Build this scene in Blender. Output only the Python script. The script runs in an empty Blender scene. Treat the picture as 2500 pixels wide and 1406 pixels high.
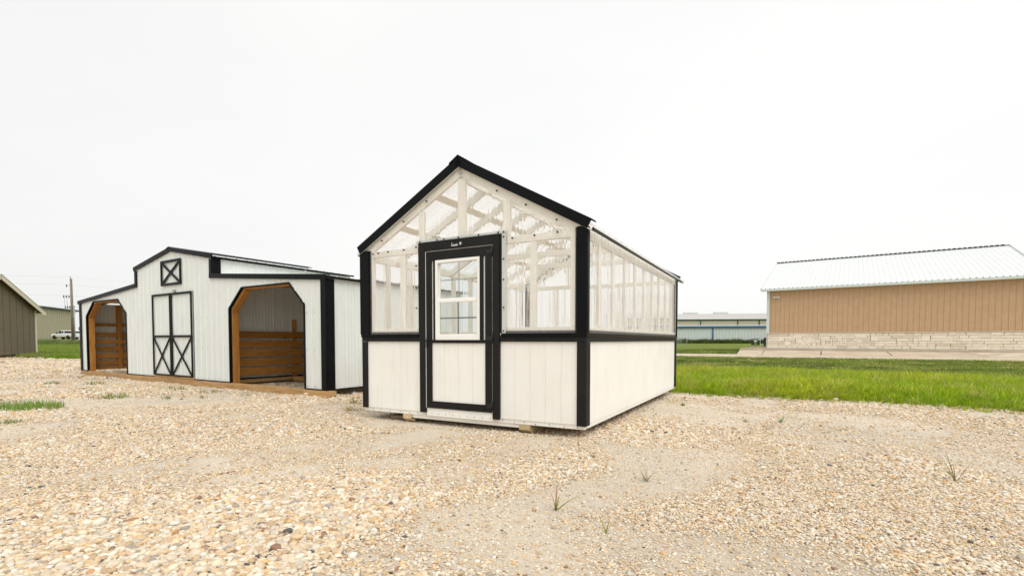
import bpy, bmesh, math, random
import numpy as np
from mathutils import Vector, Matrix

R = math.radians
rng = np.random.default_rng(7)
random.seed(7)
scene = bpy.context.scene
COL = scene.collection

# ------------------------------------------------------------------ camera
cam_d = bpy.data.cameras.new('camera')
cam_d.sensor_width = 36.0
cam_d.lens = 36.0 * 1194.0 / 2500.0
cam_d.shift_y = 0.0675
cam_d.clip_start = 0.05
cam_d.clip_end = 6000.0
cam = bpy.data.objects.new('camera', cam_d)
cam.location = (0, 0, 1.0)
cam.rotation_euler = (R(90 - 2.0), 0, 0)
COL.objects.link(cam)
scene.camera = cam

# ------------------------------------------------------------------ world
SUN_AZ, SUN_EL = R(28), R(54)      # azimuth measured from -Y towards +X
world = bpy.data.worlds.new('World')
scene.world = world
world.use_nodes = True
wn, wl = world.node_tree.nodes, world.node_tree.links
wn.clear()
out = wn.new('ShaderNodeOutputWorld')
bg = wn.new('ShaderNodeBackground')
sky = wn.new('ShaderNodeTexSky')
sky.sky_type = 'NISHITA'
sky.sun_disc = False
sky.sun_elevation = SUN_EL
sky.sun_rotation = math.pi - SUN_AZ
sky.air_density = 1.0
sky.dust_density = 6.0
bw = wn.new('ShaderNodeHueSaturation'); bw.inputs['Saturation'].default_value = 0.12
wl.new(sky.outputs['Color'], bw.inputs['Color'])
tc = wn.new('ShaderNodeTexCoord')
mp = wn.new('ShaderNodeMapping'); mp.inputs['Scale'].default_value = (1.0, 1.0, 3.0)
nz = wn.new('ShaderNodeTexNoise'); nz.inputs['Scale'].default_value = 1.3; nz.inputs['Detail'].default_value = 4.0
wl.new(tc.outputs['Generated'], mp.inputs['Vector']); wl.new(mp.outputs['Vector'], nz.inputs['Vector'])
cr = wn.new('ShaderNodeValToRGB')                      # the closed cloud deck, faintly uneven
cr.color_ramp.elements[0].position = 0.3; cr.color_ramp.elements[0].color = (6.1, 6.2, 6.12, 1)
cr.color_ramp.elements[1].position = 0.7; cr.color_ramp.elements[1].color = (6.7, 6.69, 6.58, 1)
wl.new(nz.outputs['Fac'], cr.inputs['Fac'])
mx = wn.new('ShaderNodeMix'); mx.data_type = 'RGBA'; mx.inputs['Factor'].default_value = 0.86
sx_ = wn.new('ShaderNodeSeparateXYZ'); wl.new(tc.outputs['Generated'], sx_.inputs[0])
mr_ = wn.new('ShaderNodeMapRange'); mr_.inputs['From Min'].default_value = -0.8; mr_.inputs['From Max'].default_value = 0.3
mr_.inputs['To Min'].default_value = 0.92; mr_.inputs['To Max'].default_value = 1.0; wl.new(sx_.outputs['X'], mr_.inputs['Value'])
vm_ = wn.new('ShaderNodeVectorMath'); vm_.operation = 'SCALE'; wl.new(cr.outputs['Color'], vm_.inputs[0]); wl.new(mr_.outputs['Result'], vm_.inputs['Scale'])
wl.new(bw.outputs['Color'], mx.inputs['A']); wl.new(vm_.outputs['Vector'], mx.inputs['B'])
wl.new(mx.outputs['Result'], bg.inputs['Color'])
bg.inputs['Strength'].default_value = 0.15
wl.new(bg.outputs['Background'], out.inputs['Surface'])

sun_d = bpy.data.lights.new('sun', 'SUN')
sun_d.energy = 1.5
sun_d.angle = R(50)
sun_d.color = (1.0, 0.985, 0.96)
sun = bpy.data.objects.new('sun', sun_d)
sd = Vector((math.sin(SUN_AZ) * math.cos(SUN_EL), -math.cos(SUN_AZ) * math.cos(SUN_EL), math.sin(SUN_EL)))
sun.rotation_euler = sd.to_track_quat('Z', 'Y').to_euler()
COL.objects.link(sun)

vs = scene.view_settings
vs.view_transform = 'Standard'; vs.look = 'None'; vs.exposure = 0.17; vs.gamma = 1.0
vs.use_curve_mapping = False
cy = scene.cycles
cy.use_denoising = True
cy.max_bounces = 14; cy.transmission_bounces = 12; cy.transparent_max_bounces = 16
cy.diffuse_bounces = 4; cy.glossy_bounces = 4
cy.sample_clamp_indirect = 10.0
scene.render.engine = 'CYCLES'

# ------------------------------------------------------------------ numpy noise
_lat = rng.random((256, 256))
def vnoise(x, y):
    xi = np.floor(x).astype(int); yi = np.floor(y).astype(int)
    fx = x - xi; fy = y - yi
    fx = fx * fx * (3 - 2 * fx); fy = fy * fy * (3 - 2 * fy)
    g = lambda a, b: _lat[a % 256, b % 256]
    return (g(xi, yi) * (1 - fx) + g(xi + 1, yi) * fx) * (1 - fy) + (g(xi, yi + 1) * (1 - fx) + g(xi + 1, yi + 1) * fx) * fy
def fbm(x, y, o=4):
    s = 0; a = 0.5; t = 0
    for i in range(o):
        s = s + a * vnoise(x * 2 ** i + 17.3 * i, y * 2 ** i + 9.1 * i); t += a; a *= 0.5
    return s / t
def smooth(a, b, x):
    t = np.clip((x - a) / (b - a), 0, 1); return t * t * (3 - 2 * t)

# ------------------------------------------------------------------ materials
M = {}
def nmat(name):
    m = bpy.data.materials.new(name); m.use_nodes = True
    nt = m.node_tree
    b = nt.nodes['Principled BSDF']
    M[name] = m
    return m, nt, b
def ramp(nt, els):
    r = nt.nodes.new('ShaderNodeValToRGB')
    while len(r.color_ramp.elements) < len(els): r.color_ramp.elements.new(0.5)
    for e, (p, c) in zip(r.color_ramp.elements, els):
        e.position = p; e.color = (*c, 1)
    return r
def coords(nt, kind='Object', scale=(1, 1, 1)):
    t = nt.nodes.new('ShaderNodeTexCoord'); mp = nt.nodes.new('ShaderNodeMapping')
    mp.inputs['Scale'].default_value = scale
    nt.links.new(t.outputs[kind], mp.inputs['Vector'])
    return mp.outputs['Vector']
def noise(nt, vec, scale, detail=4, rough=0.55):
    n = nt.nodes.new('ShaderNodeTexNoise')
    n.inputs['Scale'].default_value = scale; n.inputs['Detail'].default_value = detail
    n.inputs['Roughness'].default_value = rough
    nt.links.new(vec, n.inputs['Vector'])
    return n.outputs['Fac']
def bump(nt, b, h, strength, dist=0.01):
    n = nt.nodes.new('ShaderNodeBump'); n.inputs['Strength'].default_value = strength
    n.inputs['Distance'].default_value = dist
    nt.links.new(h, n.inputs['Height']); nt.links.new(n.outputs['Normal'], b.inputs['Normal'])
def mixc(nt, f, a, b, mode='MIX'):
    m = nt.nodes.new('ShaderNodeMix'); m.data_type = 'RGBA'; m.blend_type = mode
    for s, v in (('Factor', f), ('A', a), ('B', b)):
        if isinstance(v, (int, float)): m.inputs[s].default_value = v
        elif isinstance(v, tuple): m.inputs[s].default_value = (*v, 1)
        else: nt.links.new(v, m.inputs[s])
    return m.outputs['Result']
def painted(name, c, rough=0.6, var=0.06, bscale=(60, 60, 8), bstr=0.15, dirt=None, spec=0.4):
    m, nt, b = nmat(name)
    v = coords(nt)
    n = noise(nt, v, 2.2, 5)
    lo = tuple(x * (1 - var) for x in c); hi = tuple(min(1, x * (1 + var * 0.6)) for x in c)
    r = ramp(nt, [(0.3, lo), (0.7, hi)]); nt.links.new(n, r.inputs['Fac'])
    col = r.outputs['Color']
    if dirt:
        v2 = coords(nt, scale=(9, 9, 1.2)); n2 = noise(nt, v2, 1.5, 6)
        rr = ramp(nt, [(0.52, (0, 0, 0)), (0.78, (1, 1, 1))]); nt.links.new(n2, rr.inputs['Fac'])
        mm = nt.nodes.new('ShaderNodeMath'); mm.operation = 'MULTIPLY'; mm.inputs[1].default_value = 0.35
        nt.links.new(rr.outputs['Color'], mm.inputs[0])
        col = mixc(nt, mm.outputs[0], col, dirt)
    nt.links.new(col, b.inputs['Base Color'])
    b.inputs['Roughness'].default_value = rough
    b.inputs['Specular IOR Level'].default_value = spec
    if bstr: bump(nt, b, noise(nt, coords(nt, scale=bscale), 1.0, 3), bstr, 0.004)
    return m
painted('cream_paint', (0.875, 0.855, 0.805), 0.62, 0.04, (70, 70, 12), 0.18, dirt=(0.7, 0.64, 0.55))
painted('cream_lumber', (0.95, 0.925, 0.87), 0.65, 0.05, (60, 60, 10), 0.12, dirt=(0.76, 0.64, 0.5))
painted('window_vinyl', (0.87, 0.86, 0.82), 0.4, 0.02, bstr=0)
painted('white_metal', (0.735, 0.765, 0.735), 0.42, 0.035, bstr=0, dirt=(0.5, 0.49, 0.42))
painted('white_roof_metal', (0.66, 0.675, 0.66), 0.45, 0.04, bstr=0)
painted('galvanised', (0.55, 0.58, 0.55), 0.4, 0.12, bstr=0)
painted('grey_steel', (0.30, 0.34, 0.35), 0.45, 0.1, bstr=0)
painted('pale_trim', (0.62, 0.68, 0.65), 0.5, 0.04, bstr=0)
painted('brown_metal', (0.53, 0.355, 0.21), 0.5, 0.07, bstr=0, dirt=(0.45, 0.295, 0.17))
painted('shed_brown', (0.17, 0.135, 0.085), 0.65, 0.08, (50, 50, 10), 0.2)
painted('shed_cream', (0.72, 0.65, 0.52), 0.6, 0.04)
painted('tan_metal', (0.44, 0.40, 0.29), 0.5, 0.05, bstr=0)
painted('far_white', (0.56, 0.61, 0.58), 0.5, 0.05, bstr=0)
painted('far_beige', (0.50, 0.46, 0.35), 0.5, 0.05, bstr=0)
painted('far_roof', (0.52, 0.50, 0.47), 0.5, 0.06, bstr=0)
painted('blue_trim', (0.012, 0.12, 0.29), 0.45, 0.05, bstr=0)
painted('green_trim', (0.012, 0.05, 0.03), 0.5, 0.05, bstr=0)
painted('dark_trim', (0.02, 0.025, 0.03), 0.45, 0.05, bstr=0)
painted('transformer_green', (0.012, 0.04, 0.022), 0.5, 0.1, bstr=0)
painted('car_white', (0.80, 0.81, 0.80), 0.22, 0.02, bstr=0, spec=0.6)
painted('car_tan', (0.42, 0.36, 0.24), 0.3, 0.02, bstr=0)
painted('car_glass', (0.012, 0.015, 0.016), 0.12, 0.02, bstr=0, spec=0.6)
painted('car_black', (0.015, 0.015, 0.015), 0.6, 0.1, bstr=0)
painted('tail_red', (0.35, 0.01, 0.02), 0.25, 0.05, bstr=0)
painted('chrome', (0.5, 0.5, 0.5), 0.25, 0.05, bstr=0)
painted('label_white', (0.75, 0.75, 0.72), 0.5, 0.02, bstr=0)
painted('label_yellow', (0.70, 0.50, 0.05), 0.5, 0.02, bstr=0)
painted('ac_grey', (0.07, 0.065, 0.07), 0.5, 0.1, bstr=0)
painted('bolt_black', (0.012, 0.012, 0.012), 0.5, 0.1, bstr=0)
painted('insulator', (0.10, 0.11, 0.11), 0.35, 0.1, bstr=0)

def black(name, c, rough, specks, bstr, bscale):
    m, nt, b = nmat(name)
    v = coords(nt)
    r = ramp(nt, [(0.3, tuple(x * 0.75 for x in c)), (0.75, tuple(x * 1.35 for x in c))])
    nt.links.new(noise(nt, v, 3.0, 6), r.inputs['Fac'])
    col = r.outputs['Color']
    if specks:
        s = noise(nt, v, 170.0, 2, 0.7)
        rr = ramp(nt, [(0.66, (0, 0, 0)), (0.74, (1, 1, 1))]); nt.links.new(s, rr.inputs['Fac'])
        p = ramp(nt, [(0.45, (0.1, 0.1, 0.1)), (0.62, (1, 1, 1))]); nt.links.new(noise(nt, v, 2.3, 3), p.inputs['Fac'])
        mm = nt.nodes.new('ShaderNodeMath'); mm.operation = 'MULTIPLY'
        nt.links.new(rr.outputs['Color'], mm.inputs[0]); nt.links.new(p.outputs['Color'], mm.inputs[1])
        m2 = nt.nodes.new('ShaderNodeMath'); m2.operation = 'MULTIPLY'; m2.inputs[1].default_value = specks
        nt.links.new(mm.outputs[0], m2.inputs[0])
        col = mixc(nt, m2.outputs[0], col, (0.30, 0.28, 0.24))
    nt.links.new(col, b.inputs['Base Color'])
    b.inputs['Roughness'].default_value = rough
    if bstr: bump(nt, b, noise(nt, coords(nt, scale=bscale), 1.0, 4), bstr, 0.006)
black('black_paint', (0.0085, 0.008, 0.0075), 0.6, 0.45, 0.45, (40, 40, 9)); M['black_paint'].node_tree.nodes['Principled BSDF'].inputs['Specular IOR Level'].default_value = 0.25
black('black_metal', (0.005, 0.0058, 0.0062), 0.38, 0, 0.0, (1, 1, 1)); M['black_metal'].node_tree.nodes['Principled BSDF'].inputs['Specular IOR Level'].default_value = 0.09
black('dark_gap', (0.008, 0.008, 0.008), 0.6, 0, 0, (1, 1, 1))

def wood(name, c0, c1, c2, axis, rough=0.65):
    m, nt, b = nmat(name)
    sc = {'x': (1.2, 16, 16), 'y': (16, 1.2, 16), 'z': (16, 16, 1.2)}[axis]
    info = nt.nodes.new('ShaderNodeObjectInfo')
    add = nt.nodes.new('ShaderNodeVectorMath'); add.operation = 'ADD'
    nt.links.new(coords(nt, scale=sc), add.inputs[0])
    sx = nt.nodes.new('ShaderNodeMath'); sx.operation = 'MULTIPLY'; sx.inputs[1].default_value = 37.0
    nt.links.new(info.outputs['Random'], sx.inputs[0]); nt.links.new(sx.outputs[0], add.inputs[1])
    n = noise(nt, add.outputs[0], 2.4, 6, 0.65)
    r = ramp(nt, [(0.28, c0), (0.5, c1), (0.75, c2)]); nt.links.new(n, r.inputs['Fac'])
    vv = nt.nodes.new('ShaderNodeTexVoronoi'); vv.inputs['Scale'].default_value = 2.1
    sk = {'x': (1.0, 3, 3), 'y': (3, 1.0, 3), 'z': (3, 3, 1.0)}[axis]
    add2 = nt.nodes.new('ShaderNodeVectorMath'); add2.operation = 'ADD'
    nt.links.new(coords(nt, scale=sk), add2.inputs[0]); nt.links.new(sx.outputs[0], add2.inputs[1])
    nt.links.new(add2.outputs[0], vv.inputs['Vector'])
    kr = ramp(nt, [(0.06, (1, 1, 1)), (0.13, (0, 0, 0))]); nt.links.new(vv.outputs['Distance'], kr.inputs['Fac'])
    col = mixc(nt, kr.outputs['Color'], r.outputs['Color'], tuple(x * 0.3 for x in c0))
    tint = nt.nodes.new('ShaderNodeHueSaturation')
    mr = nt.nodes.new('ShaderNodeMapRange'); mr.inputs['To Min'].default_value = 0.78; mr.inputs['To Max'].default_value = 1.18
    nt.links.new(info.outputs['Random'], mr.inputs['Value']); nt.links.new(mr.outputs['Result'], tint.inputs['Value'])
    nt.links.new(col, tint.inputs['Color'])
    nt.links.new(tint.outputs['Color'], b.inputs['Base Color'])
    b.inputs['Roughness'].default_value = rough
    bump(nt, b, n, 0.3, 0.004)
for ax in 'xyz':
    wood('pine_' + ax, (0.28, 0.105, 0.015), (0.44, 0.185, 0.03), (0.54, 0.27, 0.065), ax)
wood('sill_x', (0.33, 0.17, 0.06), (0.48, 0.28, 0.11), (0.60, 0.39, 0.19), 'x')
wood('sill_y', (0.33, 0.17, 0.06), (0.48, 0.28, 0.11), (0.60, 0.39, 0.19), 'y')
wood('skid_wood', (0.40, 0.29, 0.15), (0.52, 0.41, 0.24), (0.60, 0.49, 0.31), 'y')
wood('scrap_wood', (0.20, 0.13, 0.08), (0.30, 0.21, 0.13), (0.40, 0.30, 0.20), 'x')
wood('floor_wood', (0.36, 0.22, 0.10), (0.48, 0.30, 0.14), (0.56, 0.38, 0.2), 'y')
wood('pole_wood', (0.11, 0.085, 0.05), (0.17, 0.135, 0.085), (0.24, 0.2, 0.13), 'z')

# clear ribbed polycarbonate: a thin skin that bends the view along its ribs
m, nt, b = nmat('polycarbonate')
nt.nodes.remove(b)
o_ = nt.nodes['Material Output']
def streaks(scale, zs):
    return noise(nt, coords(nt, scale=(scale, scale, zs)), 1.0, 3, 0.6)
def poly_surface(m, nt, axis_scale):
    pass
rf = nt.nodes.new('ShaderNodeBsdfRefraction'); rf.inputs['IOR'].default_value = 1.035; rf.inputs['Roughness'].default_value = 0.0
rf.inputs['Color'].default_value = (0.995, 0.99, 0.98, 1)
gl = nt.nodes.new('ShaderNodeBsdfGlossy'); gl.inputs['Roughness'].default_value = 0.08
gl.inputs['Color'].default_value = (1, 1, 1, 1)
tuv = nt.nodes.new('ShaderNodeUVMap'); tuv.uv_map = 'UVMap'
def uvn(su, sv, det, seed):
    mp = nt.nodes.new('ShaderNodeMapping'); mp.inputs['Scale'].default_value = (su, sv, 1); mp.inputs['Location'].default_value = (seed, seed * 0.7, 0)
    nt.links.new(tuv.outputs['UV'], mp.inputs['Vector'])
    n = nt.nodes.new('ShaderNodeTexNoise'); n.inputs['Scale'].default_value = 1; n.inputs['Detail'].default_value = det
    nt.links.new(mp.outputs['Vector'], n.inputs['Vector']); return n.outputs['Fac']
ad = nt.nodes.new('ShaderNodeMath'); ad.operation = 'ADD'
nt.links.new(uvn(34, 0.8, 2, 3.0), ad.inputs[0])
w2 = nt.nodes.new('ShaderNodeMath'); w2.operation = 'MULTIPLY'; w2.inputs[1].default_value = 0.5
nt.links.new(uvn(9, 3.0, 2, 11.0), w2.inputs[0]); nt.links.new(w2.outputs[0], ad.inputs[1])
bp = nt.nodes.new('ShaderNodeBump'); bp.inputs['Strength'].default_value = 1.0; bp.inputs['Distance'].default_value = 0.015
nt.links.new(ad.outputs[0], bp.inputs['Height'])
nt.links.new(bp.outputs['Normal'], rf.inputs['Normal'])
fr = nt.nodes.new('ShaderNodeFresnel'); fr.inputs['IOR'].default_value = 1.3
fm = nt.nodes.new('ShaderNodeMath'); fm.operation = 'MULTIPLY'; fm.inputs[1].default_value = 0.55
nt.links.new(fr.outputs['Fac'], fm.inputs[0])
df = nt.nodes.new('ShaderNodeBsdfTranslucent'); df.inputs['Color'].default_value = (0.95, 0.92, 0.86, 1)
m1 = nt.nodes.new('ShaderNodeMixShader'); m1.inputs[0].default_value = 0.06
nt.links.new(rf.outputs[0], m1.inputs[1]); nt.links.new(df.outputs[0], m1.inputs[2])
dw = nt.nodes.new('ShaderNodeBsdfDiffuse'); dw.inputs['Color'].default_value = (0.97, 0.96, 0.93, 1)
m0 = nt.nodes.new('ShaderNodeMixShader'); m0.inputs[0].default_value = 0.12; m0.label = 'veil'
nt.links.new(m1.outputs[0], m0.inputs[1]); nt.links.new(dw.outputs[0], m0.inputs[2])
ms = nt.nodes.new('ShaderNodeMixShader')
nt.links.new(fm.outputs[0], ms.inputs[0]); nt.links.new(m0.outputs[0], ms.inputs[1]); nt.links.new(gl.outputs[0], ms.inputs[2])
nt.links.new(ms.outputs[0], o_.inputs['Surface'])

rm = M['polycarbonate'].copy(); rm.name = 'polycarbonate_roof'; M['polycarbonate_roof'] = rm     # steep roof sheets: seen edge-on, no bending
rn = rm.node_tree
for n in list(rn.nodes):
    if n.bl_idname == 'ShaderNodeBsdfRefraction':
        t_ = rn.nodes.new('ShaderNodeBsdfTransparent'); t_.inputs['Color'].default_value = (0.97, 0.965, 0.955, 1)
        for l in list(n.outputs[0].links): rn.links.new(t_.outputs[0], l.to_socket)
        rn.nodes.remove(n)
    elif n.bl_idname == 'ShaderNodeMixShader' and not n.inputs[0].is_linked: n.inputs[0].default_value = 0.03 if n.label == 'veil' else 0.2
    elif n.bl_idname == 'ShaderNodeMath' and n.operation == 'MULTIPLY' and n.inputs[0].is_linked and n.inputs[0].links[0].from_node.bl_idname == 'ShaderNodeFresnel': n.inputs[1].default_value = 0.2
m, nt, b = nmat('window_glass')
nt.nodes.remove(b)
tr = nt.nodes.new('ShaderNodeBsdfTransparent'); tr.inputs['Color'].default_value = (0.93, 0.95, 0.94, 1)
gl = nt.nodes.new('ShaderNodeBsdfGlossy'); gl.inputs['Roughness'].default_value = 0.0
ms = nt.nodes.new('ShaderNodeMixShader'); fr = nt.nodes.new('ShaderNodeFresnel'); fr.inputs['IOR'].default_value = 1.45
nt.links.new(fr.outputs[0], ms.inputs[0]); nt.links.new(tr.outputs[0], ms.inputs[1]); nt.links.new(gl.outputs[0], ms.inputs[2])
nt.links.new(ms.outputs[0], nt.nodes['Material Output'].inputs['Surface'])

# gravel bed (fines between the stones), stones, grass, concrete, limestone
m, nt, b = nmat('gravel_bed')
v = coords(nt)
at = nt.nodes.new('ShaderNodeAttribute'); at.attribute_name = 'sand'
vo = nt.nodes.new('ShaderNodeTexVoronoi'); vo.inputs['Scale'].default_value = 42; nt.links.new(v, vo.inputs['Vector'])
hs = nt.nodes.new('ShaderNodeSeparateColor'); nt.links.new(vo.outputs['Color'], hs.inputs[0])
pr = ramp(nt, [(0.0, (0.40, 0.28, 0.17)), (0.18, (0.55, 0.43, 0.30)), (0.42, (0.62, 0.48, 0.32)), (0.6, (0.58, 0.52, 0.43)), (0.8, (0.66, 0.60, 0.50)), (0.93, (0.36, 0.27, 0.19)), (1.0, (0.16, 0.13, 0.11))])
nt.links.new(hs.outputs[0], pr.inputs['Fac'])
fine = noise(nt, v, 75, 7, 0.85)
sr = ramp(nt, [(0.3, (0.48, 0.405, 0.315)), (0.5, (0.65, 0.57, 0.465)), (0.68, (0.74, 0.66, 0.555))]); nt.links.new(fine, sr.inputs['Fac'])
big = ramp(nt, [(0.35, (0.88, 0.88, 0.88)), (0.7, (1.06, 1.04, 1.0))]); nt.links.new(noise(nt, v, 0.7, 4), big.inputs['Fac'])
col = mixc(nt, at.outputs['Fac'], pr.outputs['Color'], sr.outputs['Color'])
col = mixc(nt, 1.0, col, big.outputs['Color'], 'MULTIPLY')
nt.links.new(col, b.inputs['Base Color']); b.inputs['Roughness'].default_value = 0.85
b.inputs['Specular IOR Level'].default_value = 0.2
hm = nt.nodes.new('ShaderNodeMath'); hm.operation = 'SUBTRACT'; hm.inputs[0].default_value = 1.0; nt.links.new(vo.outputs['Distance'], hm.inputs[1])
inv = nt.nodes.new('ShaderNodeMath'); inv.operation = 'SUBTRACT'; inv.inputs[0].default_value = 1.15; nt.links.new(at.outputs['Fac'], inv.inputs[1])
hh = nt.nodes.new('ShaderNodeMath'); hh.operation = 'MULTIPLY'; nt.links.new(hm.outputs[0], hh.inputs[0]); nt.links.new(inv.outputs[0], hh.inputs[1])
ha = nt.nodes.new('ShaderNodeMath'); ha.operation = 'MULTIPLY_ADD'; ha.inputs[1].default_value = 0.5; nt.links.new(fine, ha.inputs[0]); nt.links.new(hh.outputs[0], ha.inputs[2])
bump(nt, b, ha.outputs[0], 0.9, 0.014)

m, nt, b = nmat('pebble')
at = nt.nodes.new('ShaderNodeAttribute'); at.attribute_type = 'INSTANCER'; at.attribute_name = 'col'
v = coords(nt)
r = ramp(nt, [(0.3, (0.86, 0.84, 0.8)), (0.7, (1.08, 1.06, 1.04))]); nt.links.new(noise(nt, v, 2.0, 4), r.inputs['Fac'])
nt.links.new(mixc(nt, 1.0, at.outputs['Color'], r.outputs['Color'], 'MULTIPLY'), b.inputs['Base Color'])
b.inputs['Roughness'].default_value = 0.7; b.inputs['Specular IOR Level'].default_value = 0.3

def grassmat(name):
    m, nt, b = nmat(name)
    at = nt.nodes.new('ShaderNodeAttribute'); at.attribute_type = 'INSTANCER'; at.attribute_name = 'col'
    a2 = nt.nodes.new('ShaderNodeAttribute'); a2.attribute_name = 'blade'
    c = mixc(nt, 1.0, at.outputs['Color'], a2.outputs['Color'], 'MULTIPLY')
    nt.links.new(c, b.inputs['Base Color']); b.inputs['Roughness'].default_value = 0.5
    b.inputs['Specular IOR Level'].default_value = 0.25
    t = nt.nodes.new('ShaderNodeBsdfTranslucent'); nt.links.new(c, t.inputs['Color'])
    ms = nt.nodes.new('ShaderNodeMixShader'); ms.inputs[0].default_value = 0.4
    nt.links.new(b.outputs[0], ms.inputs[1]); nt.links.new(t.outputs[0], ms.inputs[2])
    nt.links.new(ms.outputs[0], nt.nodes['Material Output'].inputs['Surface'])
grassmat('grass_blades')
def weedmat(name, c):
    m, nt, b = nmat(name)
    a2 = nt.nodes.new('ShaderNodeAttribute'); a2.attribute_name = 'blade'
    nt.links.new(a2.outputs['Color'], b.inputs['Base Color']); b.inputs['Roughness'].default_value = 0.5
    t = nt.nodes.new('ShaderNodeBsdfTranslucent'); nt.links.new(a2.outputs['Color'], t.inputs['Color'])
    ms = nt.nodes.new('ShaderNodeMixShader'); ms.inputs[0].default_value = 0.35
    nt.links.new(b.outputs[0], ms.inputs[1]); nt.links.new(t.outputs[0], ms.inputs[2])
    nt.links.new(ms.outputs[0], nt.nodes['Material Output'].inputs['Surface'])
weedmat('weed_leaf', None)

m, nt, b = nmat('lawn')
v = coords(nt)
r = ramp(nt, [(0.25, (0.095, 0.135, 0.02)), (0.45, (0.14, 0.185, 0.03)), (0.6, (0.19, 0.225, 0.045)), (0.8, (0.27, 0.25, 0.09))])
nt.links.new(noise(nt, coords(nt, scale=(0.35, 0.9, 1)), 1.0, 7, 0.65), r.inputs['Fac'])
f = ramp(nt, [(0.3, (0.6, 0.62, 0.55)), (0.7, (1.25, 1.22, 1.2))]); nt.links.new(noise(nt, v, 9, 6, 0.75), f.inputs['Fac'])
nt.links.new(mixc(nt, 1.0, r.outputs['Color'], f.outputs['Color'], 'MULTIPLY'), b.inputs['Base Color'])
b.inputs['Roughness'].default_value = 0.9; b.inputs['Specular IOR Level'].default_value = 0.1
bump(nt, b, noise(nt, v, 14, 5, 0.7), 0.8, 0.05)

m, nt, b = nmat('concrete')
v = coords(nt)
r = ramp(nt, [(0.3, (0.50, 0.40, 0.29)), (0.55, (0.58, 0.48, 0.36)), (0.75, (0.63, 0.54, 0.43))]); nt.links.new(noise(nt, v, 0.8, 7, 0.6), r.inputs['Fac'])
st = ramp(nt, [(0.42, (1, 1, 1)), (0.68, (0.72, 0.70, 0.66))]); nt.links.new(noise(nt, coords(nt, scale=(0.8, 2.5, 1)), 0.7, 6, 0.7), st.inputs['Fac'])
nt.links.new(mixc(nt, 1.0, r.outputs['Color'], st.outputs['Color'], 'MULTIPLY'), b.inputs['Base Color']); b.inputs['Roughness'].default_value = 0.85
bump(nt, b, noise(nt, v, 40, 4), 0.2, 0.005)

m, nt, b = nmat('mortar')
b.inputs['Base Color'].default_value = (0.42, 0.35, 0.27, 1); b.inputs['Roughness'].default_value = 0.9
m, nt, b = nmat('limestone')
v = coords(nt); info = nt.nodes.new('ShaderNodeObjectInfo')
r = ramp(nt, [(0.0, (0.68, 0.60, 0.48)), (0.3, (0.79, 0.72, 0.60)), (0.7, (0.83, 0.76, 0.64)), (1.0, (0.86, 0.80, 0.69))]); nt.links.new(info.outputs['Random'], r.inputs['Fac'])
f = ramp(nt, [(0.3, (0.86, 0.84, 0.8)), (0.7, (1.05, 1.05, 1.05))]); nt.links.new(noise(nt, v, 6, 6, 0.65), f.inputs['Fac'])
nt.links.new(mixc(nt, 1.0, r.outputs['Color'], f.outputs['Color'], 'MULTIPLY'), b.inputs['Base Color']); b.inputs['Roughness'].default_value = 0.9
bump(nt, b, noise(nt, v, 12, 6, 0.7), 0.7, 0.03)
m, nt, b = nmat('wire')
b.inputs['Base Color'].default_value = (0.25, 0.27, 0.27, 1); b.inputs['Roughness'].default_value = 0.6

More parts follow.
